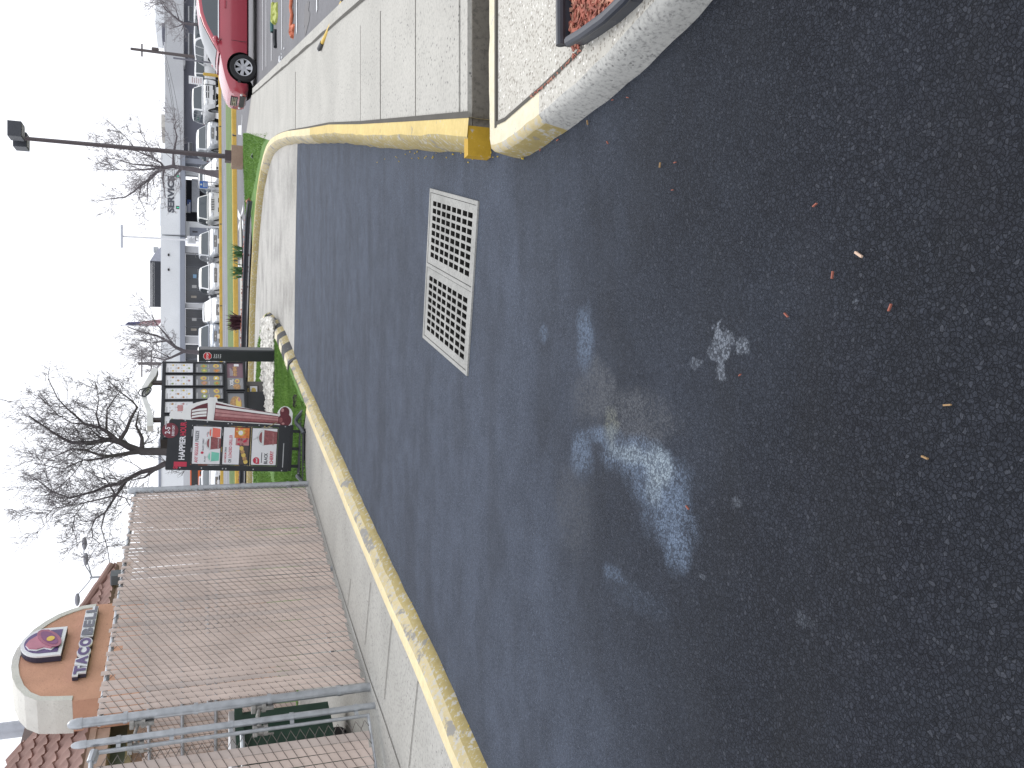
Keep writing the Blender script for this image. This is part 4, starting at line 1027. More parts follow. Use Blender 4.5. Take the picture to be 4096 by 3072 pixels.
def menu_board():
    pR = vp(650, 1444, 18.3); pL = vp(639, 1756, 17.05)
    bR = vp(981, 1448, 18.3)
    ux = Vector((pR.x - pL.x, pR.y - pL.y, 0)); w = ux.length; ux.normalize()
    O = Vector((pL.x, pL.y, bR.z)); h = pR.z - bR.z
    base = Vector(((pL.x + pR.x) / 2, (pL.y + pR.y) / 2, LZ))
    t = thing('menu_board', 'wide dark drive-through menu board of lit food panels behind the drinks banner', 'menu board', base)
    M = frame(O - base, ux)
    def S(x, y): return ((1215 - y) / 752 * w, (1150 - x) / 800 * h)
    b = MB(); b.box(0, w, S(940, 0)[1], h, -.30, -.012, 0, M); b.box(.02, w - .01, 0, S(941, 0)[1] - .002, -.28, -.014, 0, M); b.build('cabinet', CHAR, t)
    PM = [PAPER, GREYT, GREYL, BROWN, YELP, GRNP, INK, CRIM, flat('poster_mauve', (.20, .12, .15), .4), MAR2, ORNG]
    rnd = random.Random(4)
    cols = [(483, 582), (606, 712), (736, 846), (868, 975), (1003, 1105), (1128, 1200)]
    for ya, yb in cols:
        x0, x1 = S(0, yb)[0], S(0, ya)[0]
        for za, zb_, wh in ((385, 638, True), (664, 922, False)):
            z0, z1 = S(zb_, 0)[1], S(za, 0)[1]
            fr = MB(); 
            for u0, u1, v0, v1 in ((x0 - .02, x1 + .02, z1, z1 + .02), (x0 - .02, x1 + .02, z0 - .02, z0), (x0 - .02, x0, z0, z1), (x1, x1 + .02, z0, z1)): fr.box(u0, u1, v0, v1, -.011, .012, 0, M)
            f = fr.build('panel_frame', BLACKM, t)
            b = MB(); b.rect(x0, x1, z0, z1, -.008, M, 0 if wh else 1)
            W_, H_ = x1 - x0, z1 - z0; d = -.0065
            if wh:
                b.rect(x0 + .02, x0 + W_ * .55, z1 - .09 * H_, z1 - .05 * H_, d, M, 2)
                for r_ in range(4):
                    for c_ in range(3):
                        cx = x0 + W_ * (.2 + .3 * c_); cy = z0 + H_ * (.14 + .20 * r_)
                        if (r_ + c_) % 2: b.disc(cx, cy, W_ * .09, H_ * .045, d, M, rnd.choice([3, 3, 4, 5, 9]), 9, .2)
                        for k in range(2): b.rect(cx - W_ * .10, cx + W_ * rnd.uniform(.02, .10), cy + H_ * (.06 + .03 * k), cy + H_ * (.072 + .03 * k), d + .0002, M, 2)
                if ya > 860: b.rect(x0 + W_ * .15, x0 + W_ * .7, z0 + H_ * .35, z0 + H_ * .55, d + .0004, M, 9)
            else:
                b.rect(x0 + .02, x0 + W_ * .6, z1 - .08 * H_, z1 - .03 * H_, d, M, 2)
                for cx, cy in ((.27, .68), (.72, .70), (.25, .22), (.74, .24)):
                    b.disc(x0 + W_ * cx, z0 + H_ * cy, W_ * .19, H_ * .115, d, M, rnd.choice([3, 4, 5]), 12, .16); b.disc(x0 + W_ * cx, z0 + H_ * cy, W_ * .09, H_ * .05, d + .0003, M, rnd.choice([0, 10, 9, 4]), 8, .2)
                    b.rect(x0 + W_ * (cx - .18), x0 + W_ * (cx + .15), z0 + H_ * (cy - .19), z0 + H_ * (cy - .16), d, M, 2)
            b.build('menu_panel', PM, f)
    # lower wide panels
    for ya, yb, k in ((478, 755, 0), (785, 1000, 1), (1010, 1190, 1)):
        x0, x1 = S(0, yb)[0], S(0, ya)[0]; z0, z1 = S(1122, 0)[1], S(965, 0)[1]
        fr = MB()
        for u0, u1, v0, v1 in ((x0 - .025, x1 + .025, z1, z1 + .025), (x0 - .025, x1 + .025, z0 - .025, z0), (x0 - .025, x0, z0, z1), (x1, x1 + .025, z0, z1)): fr.box(u0, u1, v0, v1, -.013, .02, 0, M)
        f = fr.build('panel_frame', BLACKM, t); b = MB(); W_, H_ = x1 - x0, z1 - z0; d = -.0065
        b.rect(x0, x1, z0, z1, -.009, M, 1)
        if k == 0:
            b.rect(x0 + W_ * .45, x1, z0, z1, -.008, M, 8); Mx = M @ Matrix.Translation((x0, z0, 0))
            b.text('XXL', Mx, .30 * H_, 1, d, .04, 0, fit=.24 * W_, x=.28 * W_, y=.62 * H_)
            b.disc(x0 + W_ * .12, z0 + H_ * .40, W_ * .10, H_ * .26, d, M, 3, 12, .12); b.disc(x0 + W_ * .33, z0 + H_ * .38, W_ * .08, H_ * .16, d, M, 4, 12, .12); b.disc(x0 + W_ * .33, z0 + H_ * .38, W_ * .04, H_ * .08, d + .0003, M, 9, 12, .12)
            for i in range(4): b.disc(x0 + W_ * (.56 + .09 * i), z0 + H_ * .50, W_ * .05, H_ * .14, d + .0002 * i, M, 3, 12, .12)
            b.rect(x0 + W_ * .88, x0 + W_ * .97, z0 + H_ * .25, z0 + H_ * .55, d + .0012, M, 0)
            for i in range(3): b.rect(x0 + W_ * .52, x0 + W_ * (.82 - .05 * i), z0 + H_ * (.78 - .07 * i), z0 + H_ * (.81 - .07 * i), d, M, 2); b.rect(x0 + W_ * .05, x0 + W_ * (.42 - .07 * i), z0 + H_ * (.06 + .06 * i), z0 + H_ * (.09 + .06 * i), d, M, 2)
        else:
            b.disc(x0 + W_ * .5, z0 + H_ * .5, W_ * .36, H_ * .36, d, M, 3, 18, .04); b.disc(x0 + W_ * .55, z0 + H_ * .35, W_ * .26, H_ * .16, d + .0004, M, 4, 18, .1); b.disc(x0 + W_ * .7, z0 + H_ * .3, W_ * .1, H_ * .09, d + .0008, M, 9, 12, .1)
        b.build('menu_panel', PM, f)
    b = MB(); b.box(w * .25, w * .62, -(O.z - LZ) - .02, -.002, -.22, -.08, 0, M); b.build('pedestal', BLACKM, t)
    # white mission-style topper
    up = ((252, 530), (235, 590), (200, 660), (172, 715), (165, 760), (172, 810), (192, 870), (222, 950), (230, 1030), (230, 1090)); lo = ((286, 1086), (280, 1000), (262, 930), (232, 860), (214, 800), (210, 760), (218, 720), (250, 665), (292, 605), (312, 535))
    b = MB(); b.prism(list(reversed([S(*p) for p in up + lo])), -.20, -.02, 0, M); b.build('topper', flat('topper_white', (.68, .69, .67), .5), t)
    for y in (650, 1010):
        b = MB(); q = S(355, y); b.box(q[0] - .035, q[0] + .035, h, S(262, y)[1], -.14, -.07, 0, M); b.build('topper_post', DKB, t)
    b = MB(); c = S(215, 772)
    def ring(a_, b_, an, r_, cx=0, cy=0): b.tube([Vector((c[0] + cx + a_ * math.cos(q) * math.cos(an) - b_ * math.sin(q) * math.sin(an), c[1] + cy + a_ * math.cos(q) * math.sin(an) + b_ * math.sin(q) * math.cos(an), .0)) for q in [2 * math.pi * k / 20 for k in range(20)]], r_, 6, 0, False, M, True, True)
    ring(.125, .06, R(-28), .013); ring(.07, .03, R(-28), .008, 0, -.01)
    b.tube([Vector((c[0] + x, c[1] + y, 0)) for x, y in ((-.115, .03), (-.10, .11), (-.03, .15), (.05, .12), (.115, -.03))], .011, 6, 0, True, M)
    b.build('bell_outline', BLACKM, t)
    # taupe poster stand leaning in front of it
    O2 = gp(1061, 1660, LZ + .02); X2 = gp(1059, 1526, LZ + .02) - O2; w2 = X2.length; h2 = .42
    t2 = thing('poster_stand', 'low brown-grey box with a small food picture below the menu board', 'advertising box', (O2.x, O2.y, LZ))
    M2 = frame((0, 0, .02), X2); b = MB(); ht = vp(985, 1526, gp(1059, 1526, LZ).y).z - LZ - .02
    ht = .86
    b.box(0, w2, -.03, .40, -.30, 0, 0, M2); b.build('box', flat('taupe_box', (.125, .118, .112), .5), t2)
    b = MB(); b.rect(w2 * .40, w2 * .88, .12, .36, .003, M2, 0); b.rect(w2 * .58, w2 * .86, .15, .29, .005, M2, 3); b.disc(w2 * .72, .22, .07, .05, .006, M2, 4, 12, .1); b.disc(w2 * .63, .21, .04, .05, .007, M2, 10, 12, .1)
    b.text('GRILLED', M2, .045, 1, .005, .01, 2, fit=w2 * .36, x=w2 * .62, y=.31)
    b.build('picture', [flat('taupe_dark', (.06, .055, .05), .5), BROWN, YELP, PAPER, YELP, BROWN, BROWN, BROWN, BROWN, BROWN, ORNG], t2)
menu_board()
def order_post():
    a = gp(1099, 1448, LZ); c = gp(1093, 1412, LZ - .0); e = gp(1095, 1393, LZ)
    Y = a.y; z1 = vp(795, 1420, Y).z
    ux = Vector((vp(1097, 1400, Y).x - a.x, .02, 0)).normalized(); w = .20; dp = .20
    t = thing('order_post', 'slim black order post with red STOP octagon standing between lawn and pebbles', 'order post', (a.x, a.y, LZ), R(-17))
    b = MB(); b.rbox(0, w, 0, dp + .06, -.02, z1 - LZ, .012); b.build('post', CHAR, t)
    b = MB(); b.box(w + .002, w + .012, .03, dp + .03, .0, z1 - LZ - .02); b.box(w + .013, w + .018, .05, dp, .78, .98); b.build('side_panel', flat('post_side_grey', (.15, .155, .165), .5), t)
    M = frame((w / 2, -.003, z1 - LZ - .145), (1, 0, 0)); b = MB()
    for r_, d, mi in ((.075, .001, 0), (.068, .003, 1)):
        b.add([(r_ * math.cos(R(22.5 + 45 * k)), r_ * math.sin(R(22.5 + 45 * k)), d) for k in range(8)], [tuple(range(8))], mi, False, M)
    b.text('STOP', M, .045, 1, .005, .03, 0, fit=.105, y=-.016)
    b.build('stop_sign', [PAPER, flat('stop_red', (.52, .03, .04), .4)], t)
    b = MB()
    for k, s in enumerate(('Please', 'Place', 'Order', 'Here')): b.text(s, M, .034, 1, .002, .01, 0, fit=.075, y=-.125 - .034 * k)
    b.build('lettering', PAPER, t)
order_post()
# ---------------------------------------------------------------- vehicles
TYRE = flat('tyre_rubber', (.022, .022, .024), .8); RIM = flat('alloy_rim', (.46, .47, .49), .3, .7); GLASS = flat('car_glass', (.035, .05, .06), .06, 0, .05, 3, 0, 90, .9)
TRIM = flat('black_trim', (.025, .025, .028), .5); LAMP = flat('headlamp_glass', (.62, .64, .66), .12, .2); TAILR = flat('tail_lamp', (.35, .02, .02), .25); CHROME = flat('chrome', (.55, .56, .58), .18, .9)
PLATE = flat('plate_white', (.66, .66, .66), .5); UNDER = flat('wheel_well', (.012, .012, .013), .9)
def paint(name, c, rough=.28): return flat(name, c, rough, .0, .03, 2, 0, 90, .5, .6)
P_WHITE = paint('car_white', (.68, .69, .70)); P_SILV = flat('car_silver', (.42, .44, .46), .3, .5, .04, 2, 0, 90, .5, .5); P_RED = paint('car_red', (.36, .045, .068), .25); P_BLACK = paint('car_black', (.03, .032, .036)); P_BLUE = flat('car_grey_blue', (.28, .31, .36), .3, .4, .04, 2, 0, 90, .5, .5); P_MAR = paint('car_maroon', (.14, .02, .035)); P_PEARL = paint('car_pearl', (.62, .63, .61))
SEDAN = dict(L=4.75, W=1.82, H=1.44, hood=[(0, .58), (.05, .68), (.25, .76), (.7, .85), (1.2, .92), (3.9, .98), (4.3, .97), (4.65, .92), (4.75, .62)], zb=.20, cowl=1.22, rear=4.15, roof=[(1.22, .92), (1.55, 1.10), (1.95, 1.29), (2.25, 1.385), (2.7, 1.44), (3.15, 1.42), (3.5, 1.33), (3.85, 1.16), (4.15, .98)], belt=.93, wt=.60, wb=.845, wr=.325, axle=(.92, 3.68), pill=[(1.62, 2.62), (2.70, 3.72)])
SUV = dict(L=4.6, W=1.84, H=1.70, hood=[(0, .62), (.05, .82), (.25, .92), (.8, 1.0), (1.2, 1.05), (4.4, 1.08), (4.6, .7)], zb=.26, cowl=1.12, rear=4.52, roof=[(1.12, 1.05), (1.4, 1.27), (1.7, 1.52), (1.95, 1.64), (2.5, 1.70), (3.6, 1.67), (4.1, 1.60), (4.35, 1.42), (4.52, 1.08)], belt=1.04, wt=.66, wb=.86, wr=.355, axle=(.88, 3.5), pill=[(1.5, 2.42), (2.50, 3.38), (3.46, 4.25)])
BOXY = dict(L=4.55, W=1.86, H=1.80, hood=[(0, .62), (.03, .98), (.15, 1.07), (.8, 1.10), (1.25, 1.12), (4.45, 1.13), (4.55, .7)], zb=.32, cowl=1.25, rear=4.52, roof=[(1.25, 1.12), (1.45, 1.40), (1.66, 1.68), (1.85, 1.77), (2.6, 1.80), (3.9, 1.79), (4.35, 1.74), (4.45, 1.5), (4.52, 1.13)], belt=1.10, wt=.70, wb=.865, wr=.37, axle=(.82, 3.48), pill=[(1.55, 2.45), (2.53, 3.40), (3.48, 4.3)])
def lerp_prof(pr, y):
    if y <= pr[0][0]: return pr[0][1]
    for (a, b), (c, d) in zip(pr, pr[1:]):
        if y <= c: return b + (d - b) * (y - a) / (c - a)
    return pr[-1][1]
def car(name, label, loc, rz, P, pm, group=None, front='slats', cat='car', rims=True, extra=None, tint=None):
    t = thing(name, label, cat, loc, rz, group)
    L, W2, zb = P['L'], P['W'] / 2, P['zb']
    ys = sorted(set([0, .04, .12, .3, .55, .8, 1.1, 1.5, 2, 2.6, 3.2, 3.7, L - .7, L - .35, L - .12, L - .03, L]))
    b = MB(); rings = []
    for y in ys:
        e = min(y, (L - y)); k = 1 - .19 * max(0, 1 - e / .75) ** 2.2 - .03 * max(0, 1 - e / .1)
        w = W2 * k; zt = lerp_prof(P['hood'], y); z0 = zb + (.06 if e < .1 else 0)
        bl = min(P['belt'], zt) - .02
        half = [(0, z0), (w * .80, z0), (w * .94, z0 + .05), (w * .985, z0 + (bl - z0) * .35), (w, z0 + (bl - z0) * .62), (w * .975, bl - .07), (w * .93, bl + .0), (w * .80, bl + (zt - bl) * .65), (w * .5, zt - .004), (0, zt + .008)]
        rings.append([(x, y, z) for x, z in half] + [(-x, y, z) for x, z in reversed(half[1:-1])])
    n = len(rings[0]); vs = [p for r_ in rings for p in r_]; fs = []
    for i in range(len(ys) - 1):
        for k in range(n): fs.append((i * n + k, i * n + (k + 1) % n, (i + 1) * n + (k + 1) % n, (i + 1) * n + k))
    fs.append(tuple(reversed(range(n)))); fs.append(tuple((len(ys) - 1) * n + k for k in range(n)))
    b.add(vs, [tuple(reversed(f)) for f in fs], 0, True)
    body = b.build('body', [pm, UNDER], t, 40)
    c = MB(); wr = P['wr']
    for ax in P['axle']:
        for sx in (-1, 1):
            Mc = Matrix.Translation((sx * (W2 - .08), ax, wr + .02)) @ Matrix.Rotation(R(90), 4, 'Y'); c.lathe([(wr + .045, -.16), (wr + .045, .2)], 28, 0, Mc)
    cut = c.build('cutter', UNDER, t)
    md = body.modifiers.new('b', 'BOOLEAN'); md.operation = 'DIFFERENCE'; md.object = cut; md.solver = 'EXACT'; md.material_mode = 'TRANSFER'
    bpy.context.view_layer.update()
    me = bpy.data.meshes.new_from_object(body.evaluated_get(bpy.context.evaluated_depsgraph_get()))
    body.modifiers.clear(); body.data = me; me.set_sharp_from_angle(angle=R(40)); bpy.data.objects.remove(cut)
    # cabin
    wb_, wt_, belt, H = P['wb'], P['wt'], P['belt'], P['H']
    def wz(z): return wb_ - (wb_ - wt_) * max(0, min(1, (z - belt) / (H - belt))) ** 1.15
    pr = P['roof']; prs = []
    for (a, z), (c_, d) in zip(pr, pr[1:]):
        for k in range(3): prs.append((a + (c_ - a) * k / 3, z + (d - z) * k / 3))
    prs.append(pr[-1]); b = MB(); rings = []
    for y, z in prs:
        zz = max(z, belt - .04); w = wz(zz); m = belt + (zz - belt) * .5
        half = [(wb_ + .0, belt - .06), (wz(m) + .005, m), (w + .003, zz - .05 if zz - .05 > belt - .05 else belt - .05), (w - .035, zz - .008), (w - .12, zz + .008), (0, zz + .022)]
        rings.append([(x, y, q) for x, q in half] + [(-x, y, q) for x, q in reversed(half[:-1])])
    n = len(rings[0]); vs = [p for r_ in rings for p in r_]; fs = []
    for i in range(len(rings) - 1):
        for k in range(n - 1): fs.append((i * n + k, (i + 1) * n + k, (i + 1) * n + k + 1, i * n + k + 1))
    b.add(vs, fs, 0, True); b.build('cabin', pm, t, 45)
    G = tint or GLASS
    for sx in (-1, 1):
        for i, (y0, y1) in enumerate(P['pill']):
            b = MB(); vs = []; K = 10
            for k in range(K + 1):
                y = y0 + (y1 - y0) * k / K; zh = lerp_prof(pr, y) - .085; zl = belt + .025; zh = max(zh, zl + .01)
                for z in (zl, (zl + zh) / 2, zh): vs.append((sx * (wz(z) + .011), y, z))
            fs = [(k * 3 + m, (k + 1) * 3 + m, (k + 1) * 3 + m + 1, k * 3 + m + 1) for k in range(K) for m in (0, 1)]
            b.add(vs, fs if sx > 0 else [tuple(reversed(f)) for f in fs], 0, True); b.build('side_window', G, t)
    def screen(seg, nm):
        pts = []
        for (a, z), (c_, d) in zip(seg, seg[1:]):
            for k in range(4): pts.append((a + (c_ - a) * k / 4, z + (d - z) * k / 4))
        pts.append(seg[-1]); pts = pts[1:-1]; b = MB(); vs = []; m_ = 7
        for i, (y, z) in enumerate(pts):
            a = pts[max(i - 1, 0)]; c_ = pts[min(i + 1, len(pts) - 1)]; tv = Vector((c_[0] - a[0], c_[1] - a[1])).normalized(); nn = Vector((-tv.y, tv.x))
            w = wz(z) - .085
            for k in range(m_): x = w * (2 * k / (m_ - 1) - 1); u = abs(x) / w; vs.append((x, y + nn.x * (.016), z + nn.y * .016 + .018 * (1 - u * u)))
        fs = [(i * m_ + k, i * m_ + k + 1, (i + 1) * m_ + k + 1, (i + 1) * m_ + k) for i in range(len(pts) - 1) for k in range(m_ - 1)]
        b.add(vs, fs, 0, True); b.build(nm, G, t)
    screen(pr[:4], 'windscreen'); screen(pr[-4:], 'rear_window')
    # wheels
    for ax in P['axle']:
        for sx in (-1, 1):
            Mw = Matrix.Translation((sx * (W2 - .115), ax, wr)) @ Matrix.Rotation(R(90) * sx, 4, 'Y')
            b = MB(); b.lathe([(wr * .62, -.10), (wr * .92, -.11), (wr, -.085), (wr, .085), (wr * .93, .108), (wr * .68, .112), (wr * .62, .09)], 32, 0, Mw, True, False); wh = b.build('wheel', TYRE, t)
            b = MB(); b.lathe([(wr * .64, .085), (wr * .67, .104), (wr * .60, .100), (wr * .57, .07), (wr * .57, .0)], 32, 0, Mw, True, False)
            b.lathe([(.01, .09), (wr * .17, .088), (wr * .19, .06)], 14, 0, Mw)
            for k in range(7):
                a = 2 * math.pi * k / 7; Ms = Mw @ Matrix.Rotation(a, 4, 'Z')
                b.add([(wr * .14, -.030, .085), (wr * .6, -.048, .092), (wr * .6, .048, .092), (wr * .14, .030, .085), (wr * .14, -.026, .05), (wr * .6, -.03, .05), (wr * .6, .03, .05), (wr * .14, .026, .05)], [(0, 1, 2, 3), (0, 4, 5, 1), (3, 2, 6, 7)], 0, False, Ms)
            b.build('rim', RIM, wh)
            b = MB(); b.lathe([(wr * .56, .0), (.01, .0)], 24, 0, Mw); b.build('brake_disc', UNDER, wh)
    # face
    zh = lerp_prof(P['hood'], .05); zg0, zg1 = zh - .235, zh - .06; F_ = -.014
    gw = W2 * (.40 if front != 'wide' else .52)
    b = MB(); M0 = frame((0, F_, 0), (1, 0, 0))
    b.prism(rrect(-gw, gw, zg0, zg1, .03), -.05, .0, 0, M0)
    if front == 'seven':
        for k in range(8): x = -gw + 2 * gw * k / 7; b.box(x - .022, x + .022, zg0 - .01, zg1 + .01, .001, .012, 1, M0)
    elif front == 'cross':
        b.box(-.03, .03, zg0, zg1, .001, .016, 1, M0); b.box(-gw, gw, (zg0 + zg1) / 2 - .03, (zg0 + zg1) / 2 + .03, .001, .014, 1, M0)
    elif front == 'kidney':
        b.box(-gw, -gw * .42, zg0 - .01, zg1 + .01, .001, .012, 1, M0); b.box(gw * .42, gw, zg0 - .01, zg1 + .01, .001, .012, 1, M0); b.box(-.02, .02, zg0, zg1, .001, .012, 1, M0)
    else:
        for k in range(3): z = zg0 + (zg1 - zg0) * (k + 1) / 4; b.box(-gw * .96, gw * .96, z - .01, z + .01, .001, .010, 2, M0)
        b.disc(0, (zg0 + zg1) / 2, .055, .045, .013, M0, 2, 14)
    b.build('grille', [TRIM, pm, CHROME], t)
    for sx in (-1, 1):
        b = MB()
        if name == 'parked_car' and pm is P_RED: b.ell((sx * .66, .10, .64), (.19, .10, .06), 14); b.ell((sx * .80, .34, .685), (.06, .27, .055), 14)
        else: b.ell((sx * W2 * .66, .055, (zg0 + zg1) / 2 + .02), (W2 * .20, .10, .085), 14); b.build('headlight', LAMP, t)
        b = MB(); b.ell((sx * W2 * .60, .03, zb + .17), (.075, .06, .045), 10); b.build('fog_light', LAMP, t)
        b = MB(); b.ell((sx * (wb_ + .115), P['cowl'] + .30, belt + .075), (.10, .06, .07), 12); b.box(min(sx * wb_ - .03, sx * (wb_ + .08)), max(sx * wb_ + .03, sx * (wb_ + .08)), P['cowl'] + .28, P['cowl'] + .32, belt - .03, belt + .04); b.build('mirror', pm, t)
        b = MB(); b.ell((sx * W2 * .72, L - .05, lerp_prof(P['hood'], L - .2) - .13), (W2 * .2, .08, .08), 12); b.build('tail_light', TAILR, t)
        for (y0, y1) in P['pill'][:2]:
            b = MB(); b.rbox(min(sx * (W2 * .975), sx * (W2 + .012)), max(sx * (W2 * .975), sx * (W2 + .012)), y1 - .28, y1 - .08, belt - .17, belt - .135, .006); b.build('door_handle', pm, t)
    b = MB(); b.prism(rrect(-gw * 1.25, gw * 1.25, zb + .07, zb + .20, .03), -.05, .0, 0, frame((0, F_ + .002, 0), (1, 0, 0))); b.build('air_intake', TRIM, t)
    if pm is not P_RED: b = MB(); b.box(-.16, .16, F_ - .014, F_ - .004, zb + .16, zb + .30); b.build('front_plate', PLATE, t)
    if extra: extra(t, P, pm, wz)
    return t
def scaled(P, **k): q = dict(P); q.update(k); return q
# red saloon parked nose-left beside the walk
def red_extra(t, P, pm, wz):
    for sx in (-1, 1):
        W2 = P['W'] / 2
        for y in (1.25, 2.36, 3.32):
            b = MB(); vs = []
            for z in (.26, .45, .62, .80, .91): 
                w = W2 * (.985 if z < .5 else 1.0) + .0015 - (.02 if z > .75 else 0) - (.02 if z > .9 else 0)
                vs += [(sx * w, y - .006, z), (sx * w, y + .006, z)]
            b.add(vs, [(2 * i, 2 * i + 1, 2 * i + 3, 2 * i + 2) if sx > 0 else (2 * i + 2, 2 * i + 3, 2 * i + 1, 2 * i) for i in range(4)]); b.build('door_seam', TRIM, t)
        b = MB(); vs = []; K = 16; y0, y1 = 1.15, 3.65
        for k in range(K + 1):
            y = y0 + (y1 - y0) * k / K; vs += [(sx * (wz(.93) + .022), y, .925), (sx * (wz(.95) + .022), y, .952)]
        b.add(vs, [(2 * i, 2 * i + 1, 2 * i + 3, 2 * i + 2) if sx < 0 else (2 * i, 2 * i + 2, 2 * i + 3, 2 * i + 1) for i in range(K)]); b.build('chrome_strip', CHROME, t)
        b = MB(); b.rbox(sx * .80 - .02, sx * .80 + .05 if sx > 0 else sx * .80 + .02, .22, .33, .40, .47, .01); b.build('fog_lamp_bezel', TRIM, t)
sh = -.30
RED = scaled(SEDAN, H=1.43, wt=.62, axle=(.60, 3.38), wr=.335, cowl=.92, rear=3.85, roof=[(y + sh, z) for y, z in SEDAN['roof']], pill=[(a + sh, c + sh) for a, c in SEDAN['pill']], hood=[(0, .58), (.05, .68), (.25, .77), (.6, .86), (.95, .925), (3.6, .98), (4.3, .97), (4.65, .92), (4.75, .62)])
car('parked_car', 'red saloon parked nose-left beside the walkway, alloy wheels', (7.47, 23.46, -.016), R(-90), RED, P_RED, None, 'slats', extra=red_extra)
FC = 'cars parked across the road'
def at_lot(y_px, Y): 
    x = vp(900, y_px, Y).x; return (x, Y, lotz(x, Y) - .028)
def roofrack(t, P, pm, wz):
    for sx in (-1, 1):
        b = MB(); b.tube([(sx * P['wt'] * .9, 2.0, P['H'] + .02), (sx * P['wt'] * .9, 2.2, P['H'] + .055), (sx * P['wt'] * .9, 3.9, P['H'] + .05), (sx * P['wt'] * .9, 4.1, P['H'])], .02, 6); b.build('roof_rail', TRIM, t)
def cladding(t, P, pm, wz):
    roofrack(t, P, pm, wz)
    b = MB(); b.prism(rrect(-.8, .8, .30, .52, .05), -.06, .0, 0, frame((0, -.02, 0), (1, 0, 0))); b.build('bumper', flat('grey_bumper', (.16, .165, .17), .5), t)
CARS = [
 ('white boxy SUV with black cross grille, parked beside the white sign', 375, 58.6, scaled(BOXY, W=1.95, H=1.86), P_WHITE, 'cross', roofrack, 1.0),
 ('silver compact SUV parked between the white boxy SUV and the lamp pole', 537, 59.6, scaled(SUV, H=1.68, W=1.84), P_SILV, 'slats', None, 1.0),
 ('white low saloon with twin grille, half hidden by a bare tree trunk', 680, 59.4, scaled(SEDAN, H=1.42), P_WHITE, 'kidney', None, 1.0),
 ('white square SUV with seven-slot grille beside the blue sign', 822, 58.9, scaled(BOXY, H=1.76, W=1.86), P_PEARL, 'seven', None, 1.0),
 ('silver SUV with grey bumper and roof rails, below the white pole sign', 966, 58.8, scaled(SUV, H=1.84, W=1.92), P_SILV, 'slats', cladding, 1.0),
 ('white SUV with roof rails, in front of the wide showroom window', 1102, 58.9, scaled(SUV, H=1.72, W=1.84), P_WHITE, 'wide', roofrack, 1.0),
 ('white low saloon parked right of the bare tree by the menu board', 1240, 58.8, scaled(SEDAN, H=1.47, W=1.80), P_WHITE, 'slats', None, 1.0),
 ('silver-blue car nearest the order post, beside a white pickup', 1345, 58.8, scaled(SUV, H=1.62, W=1.78), P_BLUE, 'slats', None, 1.0),
 ('white car seen between the banner and the slatted fence', 1928, 58.4, scaled(SEDAN, H=1.46, W=1.82), P_WHITE, 'slats', None, 1.0),
 ('white saloon parked in the shade behind the red saloon', 205, 64.0, scaled(SEDAN, H=1.46, W=1.80), P_WHITE, 'slats', None, 1.0)]
for lb, yp, Y, P, pm, fr, ex, s_ in CARS:
    car('parked_car', lb, at_lot(yp, Y), 0 if yp != 822 else R(-3), P, pm, FC, fr, 'car', True, ex)
car('parked_van', 'long white people carrier standing sideways behind the silver compact SUV', (vp(900, 452, 66).x, 66, lotz(18, 66) - .028), R(-100), scaled(SUV, H=1.80, L=4.9), P_WHITE, FC, 'slats', 'van')
car('parked_car', 'dark car parked in the service doorway behind the blue sign', at_lot(752, 69), R(178), scaled(SUV, H=1.6), P_BLACK, FC)
car('parked_car', 'white SUV with a spare wheel on its tail, at the far right', (vp(800, 112, 63).x, 65.5, lotz(25) - .028), R(200), scaled(SUV, H=1.75), P_WHITE, FC)
car('parked_car', 'white SUV half hidden above the roof of the red saloon', (vp(800, 45, 60).x, 60.5, lotz(25) - .028), R(15), scaled(SUV, H=1.78), P_WHITE, FC)
car('parked_pickup', 'white vehicle with red tail lights beyond the yellow bollard', (vp(800, 292, 70).x, 66.5, lotz(21, 66) - .028), R(190), scaled(SUV, H=1.75), P_SILV, FC)
car('parked_pickup', 'tall white vehicle standing behind the silver-blue car', at_lot(1418, 64), R(4), scaled(BOXY, H=1.9, W=1.95), P_WHITE, FC)
car('parked_car', 'maroon car behind the white car between banner and fence', at_lot(1945, 64.5), R(3), scaled(SUV, H=1.66), P_MAR, FC)
def tow_truck():
    x = vp(800, 1915, 72).x; z0 = lotz(x, 72) - .028
    t = thing('utility_truck', 'bright orange heavy truck far off between the banner and the fence', 'truck', (x, 72, z0))
    OR = flat('truck_orange', (.62, .13, .03), .4, 0, .06, 2, 0, 90, .4, .3)
    b = MB(); b.rbox(-1.25, 1.25, 1.2, 3.2, 1.0, 2.35, .1); b.rbox(-1.15, 1.15, 0, 1.25, .7, 1.75, .08); b.build('cab', OR, t)
    b = MB(); b.box(-1.1, 1.1, 1.17, 1.195, 1.75, 2.25); b.build('windscreen', GLASS, t)
    b = MB(); b.box(-.6, .6, -.02, -.003, .85, 1.6); b.build('grille', TRIM, t); b = MB(); b.box(-1.3, 1.3, -.25, -.03, .45, .8); b.build('bumper', TRIM, t)
    for sx in (-1, 1):
        b = MB(); b.lathe([(.01, .03), (.14, .03), (.16, 0)], 16, 0, Matrix.Translation((sx * .88, -.005, 1.3)) @ Matrix.Rotation(R(90), 4, 'X')); b.build('headlight', LAMP, t)
        for y in (.7, 4.6):
            b = MB(); b.lathe([(.05, -.15), (.48, -.15), (.5, -.1), (.5, .1), (.48, .15), (.05, .15)], 22, 0, Matrix.Translation((sx * 1.08, y, .5)) @ Matrix.Rotation(R(90), 4, 'Y')); b.build('wheel', TYRE, t)
    b = MB(); b.rbox(-1.2, 1.2, 3.3, 6.5, .9, 1.7, .05); b.build('bed', OR, t)
    b = MB(); b.box(-1.0, 1.0, .05, 6.4, .5, .69); b.build('chassis', TRIM, t)
tow_truck()
